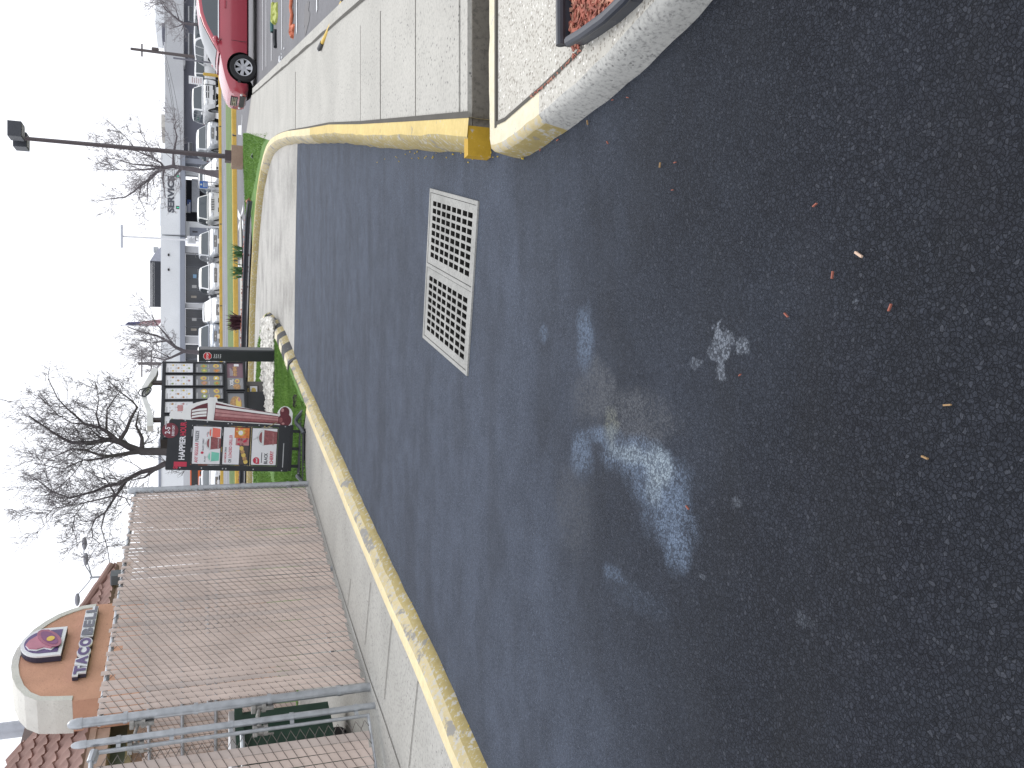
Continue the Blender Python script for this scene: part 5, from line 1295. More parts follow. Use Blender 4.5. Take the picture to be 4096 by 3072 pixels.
# ---------------------------------------------------------------- dealership across the road
D_WH = m_concrete('render_white', (.74, .76, .78), .05, .12, .1, .3); D_GR = m_concrete('render_grey', (.52, .53, .55), .05, .12, .1, .3); D_BAND = flat('soffit_band', (.26, .28, .33), .6, 0, .06, .5)
D_DK = flat('recess_wall', (.15, .155, .19), .8, 0, .12, .4); D_GL = flat('showroom_glass', (.06, .065, .075), .12, 0, .35, .5, 0, 90, .6); D_FR = flat('window_mullion', (.30, .32, .37), .5)
YB = 77.0
def bx(y_px): return vp(700, y_px, YB).x
def bz_(x_px, Y=YB): return vp(x_px, 1400, Y).z
GZ = -.5
def dealership():
    t = thing('dealership_building', 'long white flat-roofed car dealership with SERVICE fascia across the road', 'dealership', (bx(900), YB, GZ))
    o = Vector(t.location)
    def box(name, ya, yb, xa, xb, d0, d1, m, par=None):   # ya>yb are photo columns, xa<xb photo rows
        b = MB(); b.box(bx(ya) - o.x, bx(yb) - o.x, d0, d1, bz_(xb) - o.z, bz_(xa) - o.z); return b.build(name, m, par or t)
    zg = 905
    # main fascias
    box('fascia', 948, 632, 646, 722, -1.6, 1.5, D_WH); box('soffit_band', 950, 630, 722.5, 742, -1.75, 1.5, D_BAND)
    box('fascia', 1560, 952, 645, 721, -1.0, 1.5, D_WH); box('soffit_band', 1562, 954, 721.5, 741, -1.2, 1.5, D_BAND)
    box('fascia', 628, -420, 661, 734, -.6, 1.5, D_GR)
    # lower walls
    box('recess_wall', 628, -420, 735, zg, .4, .7, D_DK)
    box('wall', 1560, 1376, 742, zg, .2, .5, D_GR)
    box('column', 662, 642, 742.5, zg, -1.2, -.6, D_BAND)
    box('wall', 700, 664, 742.5, 800, -.4, .2, D_WH); box('wall', 665, 632, 742.5, zg, -.2, .3, D_BAND)
    for a, c in ((1012, 986), (1232, 1214), (1374, 1345)): box('column', a, c, 742, zg, -.7, .1, D_GR)
    box('wall', 948, 886, 742.5, zg, -.5, .2, D_WH)
    d = box('door', 944, 910, 759, zg, -.56, -.502, flat('service_door', (.22, .24, .29), .5)); box('sign_plate', 930, 924, 770, 790, -.6, -.562, flat('door_mark', (.05, .05, .06), .5), d)
    # service bay opening with roller shutter and dark jamb
    box('bay_interior', 884, 702, 742.5, zg, 1.2, 1.4, flat('bay_dark', (.035, .035, .045), .9))
    s = MB()
    for k in range(9):
        z = bz_(768 + 2.9 * k * 1.2) - o.z; s.box(bx(838) - o.x, bx(704) - o.x, .55, .6, z - .05, z + .02)
    s.build('roller_shutter', flat('shutter_pale', (.46, .48, .52), .6), t)
    b = MB(); b.box(bx(838) - o.x, bx(790) - o.x, .50, .54, bz_(764) - o.z, bz_(748) - o.z); b.build('bay_sign', flat('bay_sign_blue', (.05, .09, .25), .5), t)
    b = MB(); Mb = frame((bx(822) - o.x, .49, bz_(760) - o.z), (1, 0, 0))
    for k in range(3): b.rect(-.45, .45 - .15 * k, -.02 + .14 * k, .05 + .14 * k, .0, Mb)
    b.build('bay_sign_text', WHITE, t)
    # showroom glazing
    for a, c in ((1210, 1014), (1342, 1234)):
        f = box('window', a, c, 742.5, 868, -.12, .1, D_FR)
        n = 4 if a == 1210 else 3
        for k in range(n):
            y0 = a - 3 - (a - c - 6) * k / n; y1 = a - 3 - (a - c - 6) * (k + 1) / n; box('pane', y0 - .8, y1 + .8, 744, 866, -.15, -.125, D_GL, f)
        for k in range(3):
            y0 = a - 20 - 40 * k; 
            if y0 - 12 > c: box('poster', y0, y0 - 9 - 3 * k, 764 + 4 * k, 786, -.17, -.152, flat('paper_in_window_%d' % k, ((.42, .38, .33), (.5, .5, .5), (.25, .42, .60))[k], .6), f)
    f = box('window', 1560, 1436, 742.5, 868, -.12, .1, D_FR)
    for k in range(3): box('pane', 1556 - 40 * k, 1518 - 40 * k, 744, 866, -.15, -.125, D_GL, f)
    f = box('window', 1434, 1378, 742.5, 868, .02, .19, D_FR); box('pane', 1431, 1381, 745, 866, .0, .018, D_GL, f)
    for a, c in ((222, 118), (72, 10), (600, 560), (640, 633)):
        f = box('window', a, c, 751, 770, .28, .398, D_FR); box('pane', a - 2, c + 2, 758, 769, .25, .278, D_GL, f); box('pane', a - 2, c + 2, 753, 756, .25, .278, PLATE, f)
    # flared corbel
    b = MB(); xx = [bx(y) - o.x for y in (272, 262, 246, 232, 222)]; z0, z1 = bz_(734) - o.z, bz_(741) - o.z
    b.prism([(xx[0], z0), (xx[1], z1), (xx[3], z1), (xx[4], z0)], -.5, .5, 0, frame((0, 0, 0), (1, 0, 0))); b.build('corbel', D_GR, t)
    # letters
    M = frame(((bx(866) + bx(722)) / 2 - o.x, -1.61, bz_(697) - o.z), (1, 0, 0)); b = MB()
    hgt = bz_(673) - bz_(697)
    b.text('SERVICE', M, hgt / .73, 1, .03, .05, 0, fit=bx(722) - bx(866)); b.build('lettering', flat('letter_slate', (.09, .095, .115), .5), t)
    for y in (721, 844):
        b = MB(); Ma = frame((bx(y) - o.x, -1.615, bz_(712) - o.z), (1, 0, 0)); b.rect(-.13, .13, -.13, .13, 0, Ma, 0); b.rect(-.02, .02, -.09, .09, .004, Ma, 1); b.add([(-.08, -.02, .005), (0, -.10, .005), (.08, -.02, .005)], [(0, 1, 2)], 1, False, Ma)
        m = bpy.data.materials.get('arrow_lit') or None
        if not m:
            m, t_, bb = nodes('arrow_lit'); bb.inputs['Base Color'].default_value = (.05, .5, .3, 1); bb.inputs['Emission Color'].default_value = (.1, .9, .5, 1); bb.inputs['Emission Strength'].default_value = .6
        b.build('arrow_light', [flat('arrow_case', (.05, .08, .07), .5), m], t)
    for y in (1028, 1086):
        b = MB(); b.ell((bx(y) - o.x, -1.08, bz_(676) - o.z), (.12, .08, .08), 8); b.build('wall_light', TRIM, t)
    b = MB(); b.box(bx(327) - o.x - .1, bx(327) - o.x + .1, -.66, -.602, bz_(679) - o.z, bz_(673) - o.z); b.build('wall_light', WHITE, t)
    # roof gear
    def gear(nm, ya, yb, xa, xb, d0, d1, m): return box(nm, ya, yb, xa, xb, d0, d1, m)
    sc_ = MB(); x0, x1, z0, z1 = bx(1226) - o.x, bx(1046) - o.x, bz_(645) - o.z, bz_(598) - o.z
    for k in range(44): x = x0 + (x1 - x0) * k / 43; sc_.box(x - .032, x + .032, .6, .68, z0, z1)
    sc_.box(x0, x1, .70, .74, z0 + .02, z0 + (z1 - z0) * .62); sc_.box(x0, x1, .685, .699, z1 - .3, z1 - .22)
    sc_.build('roof_screen', flat('screen_dark', (.045, .048, .06), .6), t)
    b = MB(); b.add([(x1 + .02, .6, z0), (x1 + 1.3, .6, z0), (x1 + .9, .6, z1 - .5), (x1 + .02, .6, z1), (x1 + .02, 2.5, z0), (x1 + 1.3, 2.5, z0), (x1 + .9, 2.5, z1 - .5), (x1 + .02, 2.5, z1)], [(0, 1, 2, 3), (3, 2, 6, 7), (1, 5, 6, 2)]); b.build('roof_screen', flat('screen_side', (.30, .31, .36), .6), t)
    gear('rooftop_unit', 1006, 986, 612, 632, .8, 1.4, STEEL); gear('rooftop_unit', 884, 806, 636, 645.5, 2, 5, D_WH); gear('rooftop_unit', 488, 434, 641, 660.5, 2, 4, flat('rooftop_cream', (.52, .50, .46), .7)); gear('rooftop_unit', 528, 490, 643, 660.5, 2, 4, flat('rooftop_tan', (.42, .40, .37), .7))
    gear('rooftop_unit', 118, 62, 644, 660.5, 2, 4, D_DK); gear('rooftop_unit', 60, -60, 615, 660.5, 3, 8, D_WH); gear('rooftop_unit', 158, 138, 652, 660.5, 2, 3, WHITE)
    return t
dealership()
def warehouse():
    xL, xR = vp(700, 2080, 96).x, vp(700, 1760, 96).x
    t = thing('warehouse', 'pale distant building with panelled wall behind the big bare tree', 'warehouse', ((xL + xR) / 2, 96, GZ)); w = (xR - xL) / 2
    b = MB(); b.box(-w, w, 0, 8, 0, 4.9 - GZ); b.build('wall', D_WH, t)
    b = MB(); b.box(-w - .1, w + .1, -.1, 8.1, 4.9 - GZ, 5.15 - GZ); b.build('roof', D_BAND, t)
    for k in range(3):
        b = MB(); x = -w + 1.2 + k * (2 * w - 2.4) / 2; b.box(x - .9, x + .9, -.08, -.002, 0, 3.2); b.build('roller_door', D_GR, t)
warehouse()
# ---------------------------------------------------------------- bare trees
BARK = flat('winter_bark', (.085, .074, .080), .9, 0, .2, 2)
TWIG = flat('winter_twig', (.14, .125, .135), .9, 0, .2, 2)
BARK_F = flat('hazed_winter_bark', (.13, .115, .125), .9, 0, .2, 2); TWIG_F = flat('hazed_winter_twig', (.26, .24, .25), .9, 0, .2, 2)  # lighter copies for far trees, haze and overexposure painted into the colour
def tree(name, label, limbs, Y, r0, seed, twigs=1.0, fall=.8, base_z=0, group='bare trees', spread=1.0, tr=.012):
    rnd = random.Random(seed); P0 = vp(limbs[0][0][0], limbs[0][0][1], Y); base = Vector((P0.x, Y, base_z))
    t = thing(name, label, 'tree', base, 0, group); b = MB(); tw = MB()
    tops = []
    rad_at = []
    for li, (pts) in enumerate(limbs):
        dpt = rnd.uniform(-1, 1) * spread if li else 0; start = li == 0
        V = []
        for k, p in enumerate(pts):
            f = k / max(1, len(pts) - 1); q = vp(p[0], p[1], Y)
            yy = dpt * f * 1.6 + rnd.uniform(-.1, .1) * (k > 0)
            d = ray(p[0], p[1]); tt = (Y + yy) / d.y; V.append(Vector((d.x * tt, d.y * tt, HC + d.z * tt)) - base)
        if start: V[0] = Vector((V[0].x, 0, -.05))
        V = smooth_line(V, .6)
        # radius from nearest earlier limb
        if start: rs = r0
        else:
            best = min(rad_at, key=lambda e: (e[0] - V[0]).length); rs = min(r0 * .66, best[1] * .74); V[0] = best[0].copy()
        L = len(V); rr = [max(.016, rs * (1 - fall * (k / (L - 1)) ** .8)) for k in range(L)]
        if start: rr[0] = r0 * 1.35
        rad_at += list(zip(V, rr)); b.tube([v + Vector((rnd.uniform(-1, 1), 0, rnd.uniform(-1, 1))) * r_ * .25 for v, r_ in zip(V, rr)], rr, 7)
        tops.append((V, rr))
    def twig(p, d, ln, r_, depth):
        n = 3 if ln > .5 else 2; pts = [p]; dd = d.copy()
        for k in range(n):
            dd = (dd + Vector((rnd.uniform(-.4, .4), rnd.uniform(-.4, .4), rnd.uniform(-.22, .34)))).normalized(); pts.append(pts[-1] + dd * ln / n)
        tw.tube(pts, [r_ * (1 - .45 * k / n) for k in range(n + 1)], 3, 0, False)
        if depth > 0:
            for k in range(rnd.randint(2, 4)):
                i = rnd.randint(1, n); u = dd.orthogonal().normalized(); u.rotate(Matrix.Rotation(rnd.uniform(0, 6.28), 3, dd)); e = (dd * rnd.uniform(.45, 1) + u * rnd.uniform(.4, .9) + Vector((0, 0, .18))).normalized()
                twig(pts[i], e, ln * rnd.uniform(.5, .8), max(tr * .55, r_ * .66), depth - 1)
    for li, (V, rr) in enumerate(tops):
        L = len(V); tot = sum((V[i + 1] - V[i]).length for i in range(L - 1)); n = int(tot * 3.4 * twigs)
        for _ in range(n):
            f = rnd.random() ** .75; 
            if li == 0 and f < .45: continue
            i = min(L - 2, int(f * (L - 1))); p = V[i].lerp(V[i + 1], rnd.random()); tg = (V[i + 1] - V[i]).normalized()
            u = tg.orthogonal().normalized(); u.rotate(Matrix.Rotation(rnd.uniform(0, 6.28), 3, tg)); d = (tg * rnd.uniform(.2, .9) + u + Vector((0, 0, .3))).normalized()
            twig(p, d, rnd.uniform(.5, 1.3) * (1.1 - .4 * f), max(tr, rr[i] * .22 if rr[i] < .12 else tr * 1.6), 3)
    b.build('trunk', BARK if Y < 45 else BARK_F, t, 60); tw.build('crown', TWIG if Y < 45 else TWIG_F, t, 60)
Z7 = lambda *a: [(.4822 * x, 1500 + .4822 * y) for x, y in a]
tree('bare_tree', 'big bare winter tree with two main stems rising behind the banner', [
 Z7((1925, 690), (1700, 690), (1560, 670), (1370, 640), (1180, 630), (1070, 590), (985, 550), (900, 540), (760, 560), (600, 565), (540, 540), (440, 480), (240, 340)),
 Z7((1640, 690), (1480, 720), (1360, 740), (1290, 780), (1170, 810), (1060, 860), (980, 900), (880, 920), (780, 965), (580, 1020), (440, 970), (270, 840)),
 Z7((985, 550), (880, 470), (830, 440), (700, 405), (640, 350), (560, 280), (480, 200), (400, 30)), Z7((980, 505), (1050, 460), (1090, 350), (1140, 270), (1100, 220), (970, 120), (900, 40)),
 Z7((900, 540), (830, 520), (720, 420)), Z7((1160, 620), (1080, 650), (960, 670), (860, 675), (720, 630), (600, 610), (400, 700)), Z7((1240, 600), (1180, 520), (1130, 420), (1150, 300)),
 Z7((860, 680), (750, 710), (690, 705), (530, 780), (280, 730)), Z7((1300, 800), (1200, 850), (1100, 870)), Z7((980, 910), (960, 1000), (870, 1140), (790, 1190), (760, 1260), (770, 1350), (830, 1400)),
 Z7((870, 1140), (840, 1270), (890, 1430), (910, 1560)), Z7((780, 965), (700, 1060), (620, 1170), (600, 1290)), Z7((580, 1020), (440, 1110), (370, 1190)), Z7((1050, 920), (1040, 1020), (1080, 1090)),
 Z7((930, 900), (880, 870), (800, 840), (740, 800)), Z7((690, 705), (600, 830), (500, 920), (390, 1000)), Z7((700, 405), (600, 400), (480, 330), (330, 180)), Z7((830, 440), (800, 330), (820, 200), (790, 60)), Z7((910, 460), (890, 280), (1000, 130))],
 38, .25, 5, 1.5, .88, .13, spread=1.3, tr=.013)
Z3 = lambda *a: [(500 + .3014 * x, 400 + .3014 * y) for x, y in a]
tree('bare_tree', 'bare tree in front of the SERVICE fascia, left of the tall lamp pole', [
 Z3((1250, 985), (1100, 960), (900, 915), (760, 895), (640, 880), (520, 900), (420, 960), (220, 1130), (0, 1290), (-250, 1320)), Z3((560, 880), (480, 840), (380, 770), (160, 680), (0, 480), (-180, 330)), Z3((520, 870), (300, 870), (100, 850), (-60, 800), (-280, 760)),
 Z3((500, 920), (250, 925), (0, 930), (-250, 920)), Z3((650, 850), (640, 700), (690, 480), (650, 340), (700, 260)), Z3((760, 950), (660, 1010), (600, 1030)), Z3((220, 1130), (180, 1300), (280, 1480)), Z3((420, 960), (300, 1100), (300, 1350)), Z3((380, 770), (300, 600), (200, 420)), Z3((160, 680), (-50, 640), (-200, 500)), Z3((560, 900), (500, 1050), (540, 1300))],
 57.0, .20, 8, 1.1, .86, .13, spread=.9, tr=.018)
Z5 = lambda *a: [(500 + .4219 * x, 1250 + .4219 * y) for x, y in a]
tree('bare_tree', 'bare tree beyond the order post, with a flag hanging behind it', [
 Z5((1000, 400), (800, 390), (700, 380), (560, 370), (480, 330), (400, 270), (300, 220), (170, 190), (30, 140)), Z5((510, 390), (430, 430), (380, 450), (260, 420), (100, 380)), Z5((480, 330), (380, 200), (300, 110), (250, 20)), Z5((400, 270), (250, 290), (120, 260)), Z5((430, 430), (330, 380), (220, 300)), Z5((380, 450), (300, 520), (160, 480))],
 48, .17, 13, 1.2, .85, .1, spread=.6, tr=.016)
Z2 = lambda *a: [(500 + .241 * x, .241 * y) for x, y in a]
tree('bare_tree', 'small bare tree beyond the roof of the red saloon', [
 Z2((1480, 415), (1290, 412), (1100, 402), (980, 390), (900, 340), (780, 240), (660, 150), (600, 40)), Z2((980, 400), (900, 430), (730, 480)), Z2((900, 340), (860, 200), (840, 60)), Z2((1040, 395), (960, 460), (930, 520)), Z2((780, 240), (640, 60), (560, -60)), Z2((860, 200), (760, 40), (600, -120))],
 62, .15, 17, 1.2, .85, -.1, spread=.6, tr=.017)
# ---------------------------------------------------------------- lamp posts, poles, flag, small signs
def box_lamp():
    p = gp(972, 624, 0); x, y = p.x, p.y + .25
    t = thing('street_lamp', 'tall brown lamp post with two box heads on a yellow-stained concrete plinth', 'lamp post', (x, y, 0))
    BR = flat('bronze_pole', (.085, .070, .075), .5, .3, .1, 2)
    b = MB(); b.rbox(-.34, .34, -.27, .27, 0, .36, .04); b.build('plinth', m_paint('stained_plinth', (.36, .26, .19), .2, 0, (.52, .40, .10)), t)
    ztop = vp(78, 546, y).z
    b = MB(); b.box(-.17, .17, -.17, .17, .362, .56); b.build('base_cover', BR, t)
    b = MB(); b.tube([(0, 0, .562), (.0, 0, ztop)], [.082, .060], 4, 0, True, None, False); b.build('pole', BR, t)
    DKH = flat('lamp_head', (.055, .060, .072), .5, .2)
    for cx, y0, y1 in ((.10, -.70, -.12), (-.0, .12, .70)):
        b = MB(); b.rbox(cx - .23, cx + .23, y0, y1, ztop - .16, ztop + .20, .02); h = b.build('lamp_head', DKH, t)
        b = MB(); b.box(cx - .18, cx + .18, y0 + .06, y1 - .06, ztop - .175, ztop - .162); b.build('lens', flat('lamp_lens', (.30, .30, .31), .3), h)
    b = MB(); b.box(-.05, .05, -.118, .118, ztop - .02, ztop + .06); b.build('bracket', BR, t)
box_lamp()
def lot_light():
    Y = 70; p = vp(750, 960, Y); x = p.x; g = lotz(x, Y) - .03
    t = thing('street_lamp', 'thin white lot light with a flat double head and notice sign, above the silver SUV', 'lamp post', (x, Y, g)); zt = vp(490, 947, Y).z - g
    b = MB(); b.tube([(0, 0, 0), (-.0, 0, zt)], [.09, .065], 8); b.build('pole', WHITE, t)
    b = MB(); b.box(-.85, .85, -.2, .2, zt - .02, zt + .12); b.build('lamp_head', flat('pale_lamp_head', (.52, .54, .60), .5), t)
    b = MB(); zs = vp(785, 960, Y).z - g; ze = vp(749, 960, Y).z - g; b.box(-.30, .30, -.14, -.10, zs, ze); s = b.build('sign_board', WHITE, t)
    b = MB(); M = frame((0, -.145, zs), (1, 0, 0)); h = ze - zs
    for k in range(6): b.rect(-.22, .22 - .05 * (k % 3), h * (.12 + .13 * k), h * (.16 + .13 * k), 0, M)
    b.build('sign_text', INK, s)
lot_light()
def triple_lamp():
    Y = 46; c = vp(368, 2310, Y); t = thing('street_lamp', 'slender pole with three curved lamp arms rising behind the restaurant roof', 'lamp post', (c.x, Y, 0))
    o = Vector((c.x, Y, 0)); PG = flat('pale_grey_pole', (.36, .37, .40), .5, .2)
    b = MB(); b.tube([(0, 0, 0), c - o + Vector((0, 0, .1))], [.09, .05], 8); b.build('pole', PG, t)
    for hx, hy in ((314, 2388), (345, 2248), (338, 2186), (330, 2375)):
        if hy == 2375: continue
        h = vp(hx, hy, Y) - o; k = c - o; b = MB(); b.tube([k, k.lerp(h, .35) + Vector((0, 0, .02)), k.lerp(h, .8) + Vector((0, 0, .1)), h], .026, 6); a = b.build('arm', PG, t)
        d = (h - k).normalized(); b = MB(); b.ell(h + d * .15 - Vector((0, 0, .03)), (.32, .14, .12), 10); b.build('lamp_head', flat('grey_lamp_head', (.26, .26, .29), .5), a)
triple_lamp()
def utility_pole():
    Y = 74; a = vp(790, 229, Y); zt = vp(522, 186, Y).z; g = lotz(a.x, Y) - .03
    t = thing('utility_pole', 'wooden utility pole with crossarm and wires at the far right', 'utility pole', (a.x, Y, g)); W_ = flat('pole_wood', (.11, .095, .095), .85)
    b = MB(); b.tube([(0, 0, 0), (0, 0, zt - g)], [.15, .11], 8); b.build('pole', W_, t)
    b = MB(); b.box(-.5, .5, -.06, .06, zt - g - .9, zt - g - .78); b.build('crossarm', W_, t)
    b = MB(); b.lathe([(.05, 0), (.14, .05), (.14, .5), (.05, .55)], 12, 0, Matrix.Translation((.22, 0, zt - g - 2.1))); b.build('transformer', W_, t)
    for k, (za, zb_) in enumerate(((655, 668), (662, 676), (690, 707))):
        b = MB(); p = vp(650 + 6 * k, 218, Y + .1) - Vector(t.location); q = vp(za + 30, 760, 78 - 5.4) - Vector(t.location); r_ = vp(640 + 3 * k, -200, Y) - Vector(t.location)
        pts = [p.lerp(q, f) - Vector((0, 0, .5 * math.sin(math.pi * f))) for f in [i / 12 for i in range(13)]]; b.tube(pts, .012, 4)
        b.build('cable', TRIM, t); b = MB(); b.tube([p, p.lerp(r_, .5) - Vector((0, 0, .3)), r_], .012, 4); b.build('cable', TRIM, t)
    Y2 = 57.6; a = vp(871, 254, Y2); z = vp(693, 246, Y2).z
    t = thing('sign_post', 'short bare steel post standing between two parked cars at the far right', 'post', (a.x, Y2, 0)); b = MB(); b.tube([(0, 0, -.3), (0, 0, z)], .055, 6); b.build('post', flat('dull_steel', (.18, .18, .21), .5, .4), t)
    b = MB(); b.box(-.12, .12, -.12, .12, -.1, .02); b.build('base_plate', STEEL, t)
    Y3 = 63; a = vp(857, 301, Y3); g = lotz(a.x, Y3) - .03; t = thing('bollard', 'yellow bollard beside the white boxy SUV', 'bollard', (a.x, Y3, g)); b = MB(); b.lathe([(.11, 0), (.11, 1.0), (.09, 1.08), (0, 1.12)], 14); b.build('post', YEL_FAR, t)
    b = MB(); b.box(-.2, .2, -.2, .2, 0, .05); b.build('base_plate', STEEL, t)
    Y4 = 95; a = vp(700, 1455, Y4); zt = vp(552, 1455, Y4).z; t = thing('utility_pole', 'distant double-crossarm utility pole above the menu board', 'utility pole', (a.x, Y4, GZ)); b = MB(); b.tube([(0, 0, 0), (0, 0, zt - GZ)], [.2, .15], 8); b.build('pole', flat('far_pole', (.13, .115, .115), .85), t)
    for dz in (.3, 1.2): b = MB(); b.box(-1.4, 1.4, -.1, .1, zt - GZ - dz - .12, zt - GZ - dz); b.build('crossarm', flat('far_pole', (.13, .115, .115), .85), t)
utility_pole()
def flag():
    Y = 88; c = vp(500, 1302, Y); t = thing('flagpole', 'white flagpole with a limp striped flag above the dealership roof', 'flagpole', (c.x, Y, GZ)); zt = c.z - GZ
    b = MB(); b.tube([(0, 0, 0), (0, 0, zt + .3)], [.09, .05], 8); b.ell((0, 0, zt + .35), (.1, .1, .1)); b.build('pole', WHITE, t)
    FR, FW, FB = flat('flag_red', (.36, .05, .07), .7), flat('flag_white', (.62, .62, .64), .7), flat('flag_blue', (.06, .07, .18), .7)
    b = MB(); n = 13; L = 2.9
    for k in range(n):
        vs = []; K = 8
        for j in range(K + 1):
            f = j / K; 
            for e in (k / n, (k + 1) / n):
                x = .06 + e * (.75 - .5 * (1 - f) * e); z = zt - f * L - e * .55; vs.append((x - .5 * e * f * .2, .12 * math.sin(e * 9 + f * 2), z))
        for j in range(K):
            mi = 2 if (j < 4 and k < 8 and True) and j < 3 else k % 2
            b.add([vs[2 * j], vs[2 * j + 1], vs[2 * j + 3], vs[2 * j + 2]], [(0, 1, 2, 3)], mi)
    b.build('flag', [FR, FW, FB], t)
flag()
def lot_signs():
    Y = 58.0; a, c = vp(755, 334, Y), vp(812, 309, Y); t = thing('notice_board', 'white notice board on two black legs in front of the white boxy SUV', 'sign', ((a.x + c.x) / 2, Y, lotz(a.x, Y) - .03)); g = t.location.z; w = (c.x - a.x) / 2
    b = MB(); b.rbox(-w, w, -.03, .03, c.z - g, a.z - g, .02); b.build('board', WHITE, t)
    for x in (-w * .7, w * .7): b = MB(); b.box(x - .02, x + .02, -.02, .02, 0, c.z - g - .002); b.build('leg', BLACKM, t)
    b = MB(); M = frame((0, -.032, c.z - g), (1, 0, 0)); h = a.z - c.z
    for k in range(5): b.rect(-w * .7, w * (.7 - .2 * (k % 2)), h * (.12 + .15 * k), h * (.17 + .15 * k), .001, M)
    b.build('sign_text', flat('faded_text', (.35, .22, .22), .6), t)
    Y = 58.2; a, c = vp(797, 754, Y), vp(832, 725, Y); t = thing('pavement_sign', 'blue framed pavement sign between the square SUV and the bare tree', 'sign', ((a.x + c.x) / 2, Y, lotz(a.x, Y) - .03)); g = t.location.z; w = (c.x - a.x) / 2
    b = MB(); b.box(-w, w, -.04, .04, c.z - g, a.z - g); b.build('frame', flat('alu_frame', (.5, .52, .55), .4, .5), t)
    b = MB(); b.box(-w + .03, w - .03, -.052, -.042, c.z - g + .03, a.z - g - .03); b.build('panel', flat('sign_blue', (.03, .12, .42), .4), t)
    b = MB(); M = frame((0, -.054, c.z - g), (1, 0, 0)); h = a.z - c.z
    b.disc(0, h * .78, .06, .06, 0, M); 
    for k in range(3): b.rect(-w * .6, w * .6, h * (.18 + .15 * k), h * (.25 + .15 * k), 0, M)
    b.build('sign_text', flat('sign_print', (.55, .58, .5), .5), t)
    for x in (-w * .8, w * .8): b = MB(); b.box(x - .03, x + .03, -.03, .03, 0, c.z - g - .002); b.build('leg', flat('alu_frame', (.5, .52, .55), .4, .5), t)
    b = MB(); b.box(-w, w, -.25, .25, .0, .06); b.build('base', BLACKM, t)
lot_signs()
# ---------------------------------------------------------------- plants, gravel, grass, mulch, litter
def spiky(px, py, label, col, h, n, seed, name='plant', wide=.02, group=None):
    rnd = random.Random(seed); p = gp(px, py, LZ + .02); t = thing(name, label, 'plant', p, 0, group); b = MB()
    for k in range(n):
        a = rnd.uniform(0, 6.28); ln = h * rnd.uniform(.6, 1.15); lean = rnd.uniform(.1, 1.0); d = Vector((math.cos(a), math.sin(a), 0)); s = Vector((-d.y, d.x, 0)) * wide * rnd.uniform(.7, 1.4); o = d * rnd.uniform(0, .08) + Vector((rnd.uniform(-.15, .15), rnd.uniform(-.1, .1), 0)); vs = []
        for j in range(5):
            f = j / 4; q = o + d * ln * lean * f ** 1.3 * .6 + Vector((0, 0, ln * (f - lean * .35 * f * f))); w = s * (1 - f) ** .6 * (1 if f > .01 else .6); vs += [q - w, q + w]
        b.add(vs, [(2 * j, 2 * j + 1, 2 * j + 3, 2 * j + 2) for j in range(4)])
    b.build('leaves', col, t); c = MB(); c.tube([(0, 0, -.03), (0, 0, .08)], [.05, .03], 8); c.build('stem', BARK, t)
LG = flat('leaf_green', (.085, .19, .07), .55, 0, .4, 12); LR = flat('leaf_dark_red', (.075, .03, .04), .6, 0, .4, 12)
spiky(968, 1012, 'spiky green plant in the mulch bed, the one nearer the lamp post', LG, .42, 60, 1, group='mulch bed plants'); spiky(968, 1088, 'spiky green plant in the mulch bed, the one nearer the order post', LG, .40, 60, 2, group='mulch bed plants')
spiky(966, 1290, 'dark red leafy shrub in the mulch bed near the order post', LR, .48, 110, 3, 'shrub', .03, 'mulch bed plants')
def scatter(poly, n, rnd):
    xs = [p[0] for p in poly]; ys = [p[1] for p in poly]; out = []
    while len(out) < n:
        p = (rnd.uniform(min(xs), max(xs)), rnd.uniform(min(ys), max(ys)))
        if inside(p, poly): out.append(p)
    return out
def gravel():
    rnd = random.Random(3); poly = [tuple(gp(*p, LZ)[:2]) for p in ((1056, 1278), (1090, 1268), (1101, 1300), (1099, 1420), (1098, 1560), (1094, 1680), (1092, 1800), (1060, 1800), (1056, 1560), (1053, 1420), (1050, 1330))]
    b = MB(); ST = flat('white_rock', (.60, .585, .54), .8, 0, .4, 9, .2, 30); DK = flat('rock_gap', (.12, .11, .09), .9)
    tri = geometry.tessellate_polygon([[Vector((p[0], p[1], 0)) for p in poly]])
    b.add([(p[0], p[1], LZ + .006) for p in poly], [tuple(t) if (Vector(poly[t[1]]) - Vector(poly[t[0]])).cross(Vector(poly[t[2]]) - Vector(poly[t[0]])) > 0 else tuple(reversed(t)) for t in tri], 1)
    for x, y in scatter(poly, 1500, rnd):
        r_ = rnd.uniform(.035, .085); M = Matrix.Translation((x, y, LZ + rnd.uniform(.0, .03))) @ Matrix.Rotation(rnd.uniform(0, 6.28), 4, 'Z') @ Matrix.Diagonal((r_ * rnd.uniform(.8, 1.4), r_ * rnd.uniform(.6, 1), r_ * rnd.uniform(.5, .9), 1))
        vs = [Vector(v).normalized() * rnd.uniform(.75, 1.1) for v in ((1, 0, 0), (-1, 0, 0), (0, 1, 0), (0, -1, 0), (0, 0, 1), (0, 0, -1), (.7, .7, .5), (-.7, .7, .5), (.7, -.7, .5), (-.7, -.7, .5))]
        b.add(vs, [(0, 6, 8), (2, 7, 6), (1, 9, 7), (3, 8, 9), (4, 8, 6), (4, 6, 7), (4, 7, 9), (4, 9, 8), (0, 8, 3, 5), (0, 5, 2, 6), (1, 7, 2, 5), (1, 5, 3, 9)], 0, False, M)
    props(b.build('gravel', [ST, DK]), 'band of white rocks laid around the order post in the lawn', 'gravel', None, 'stuff')
gravel()
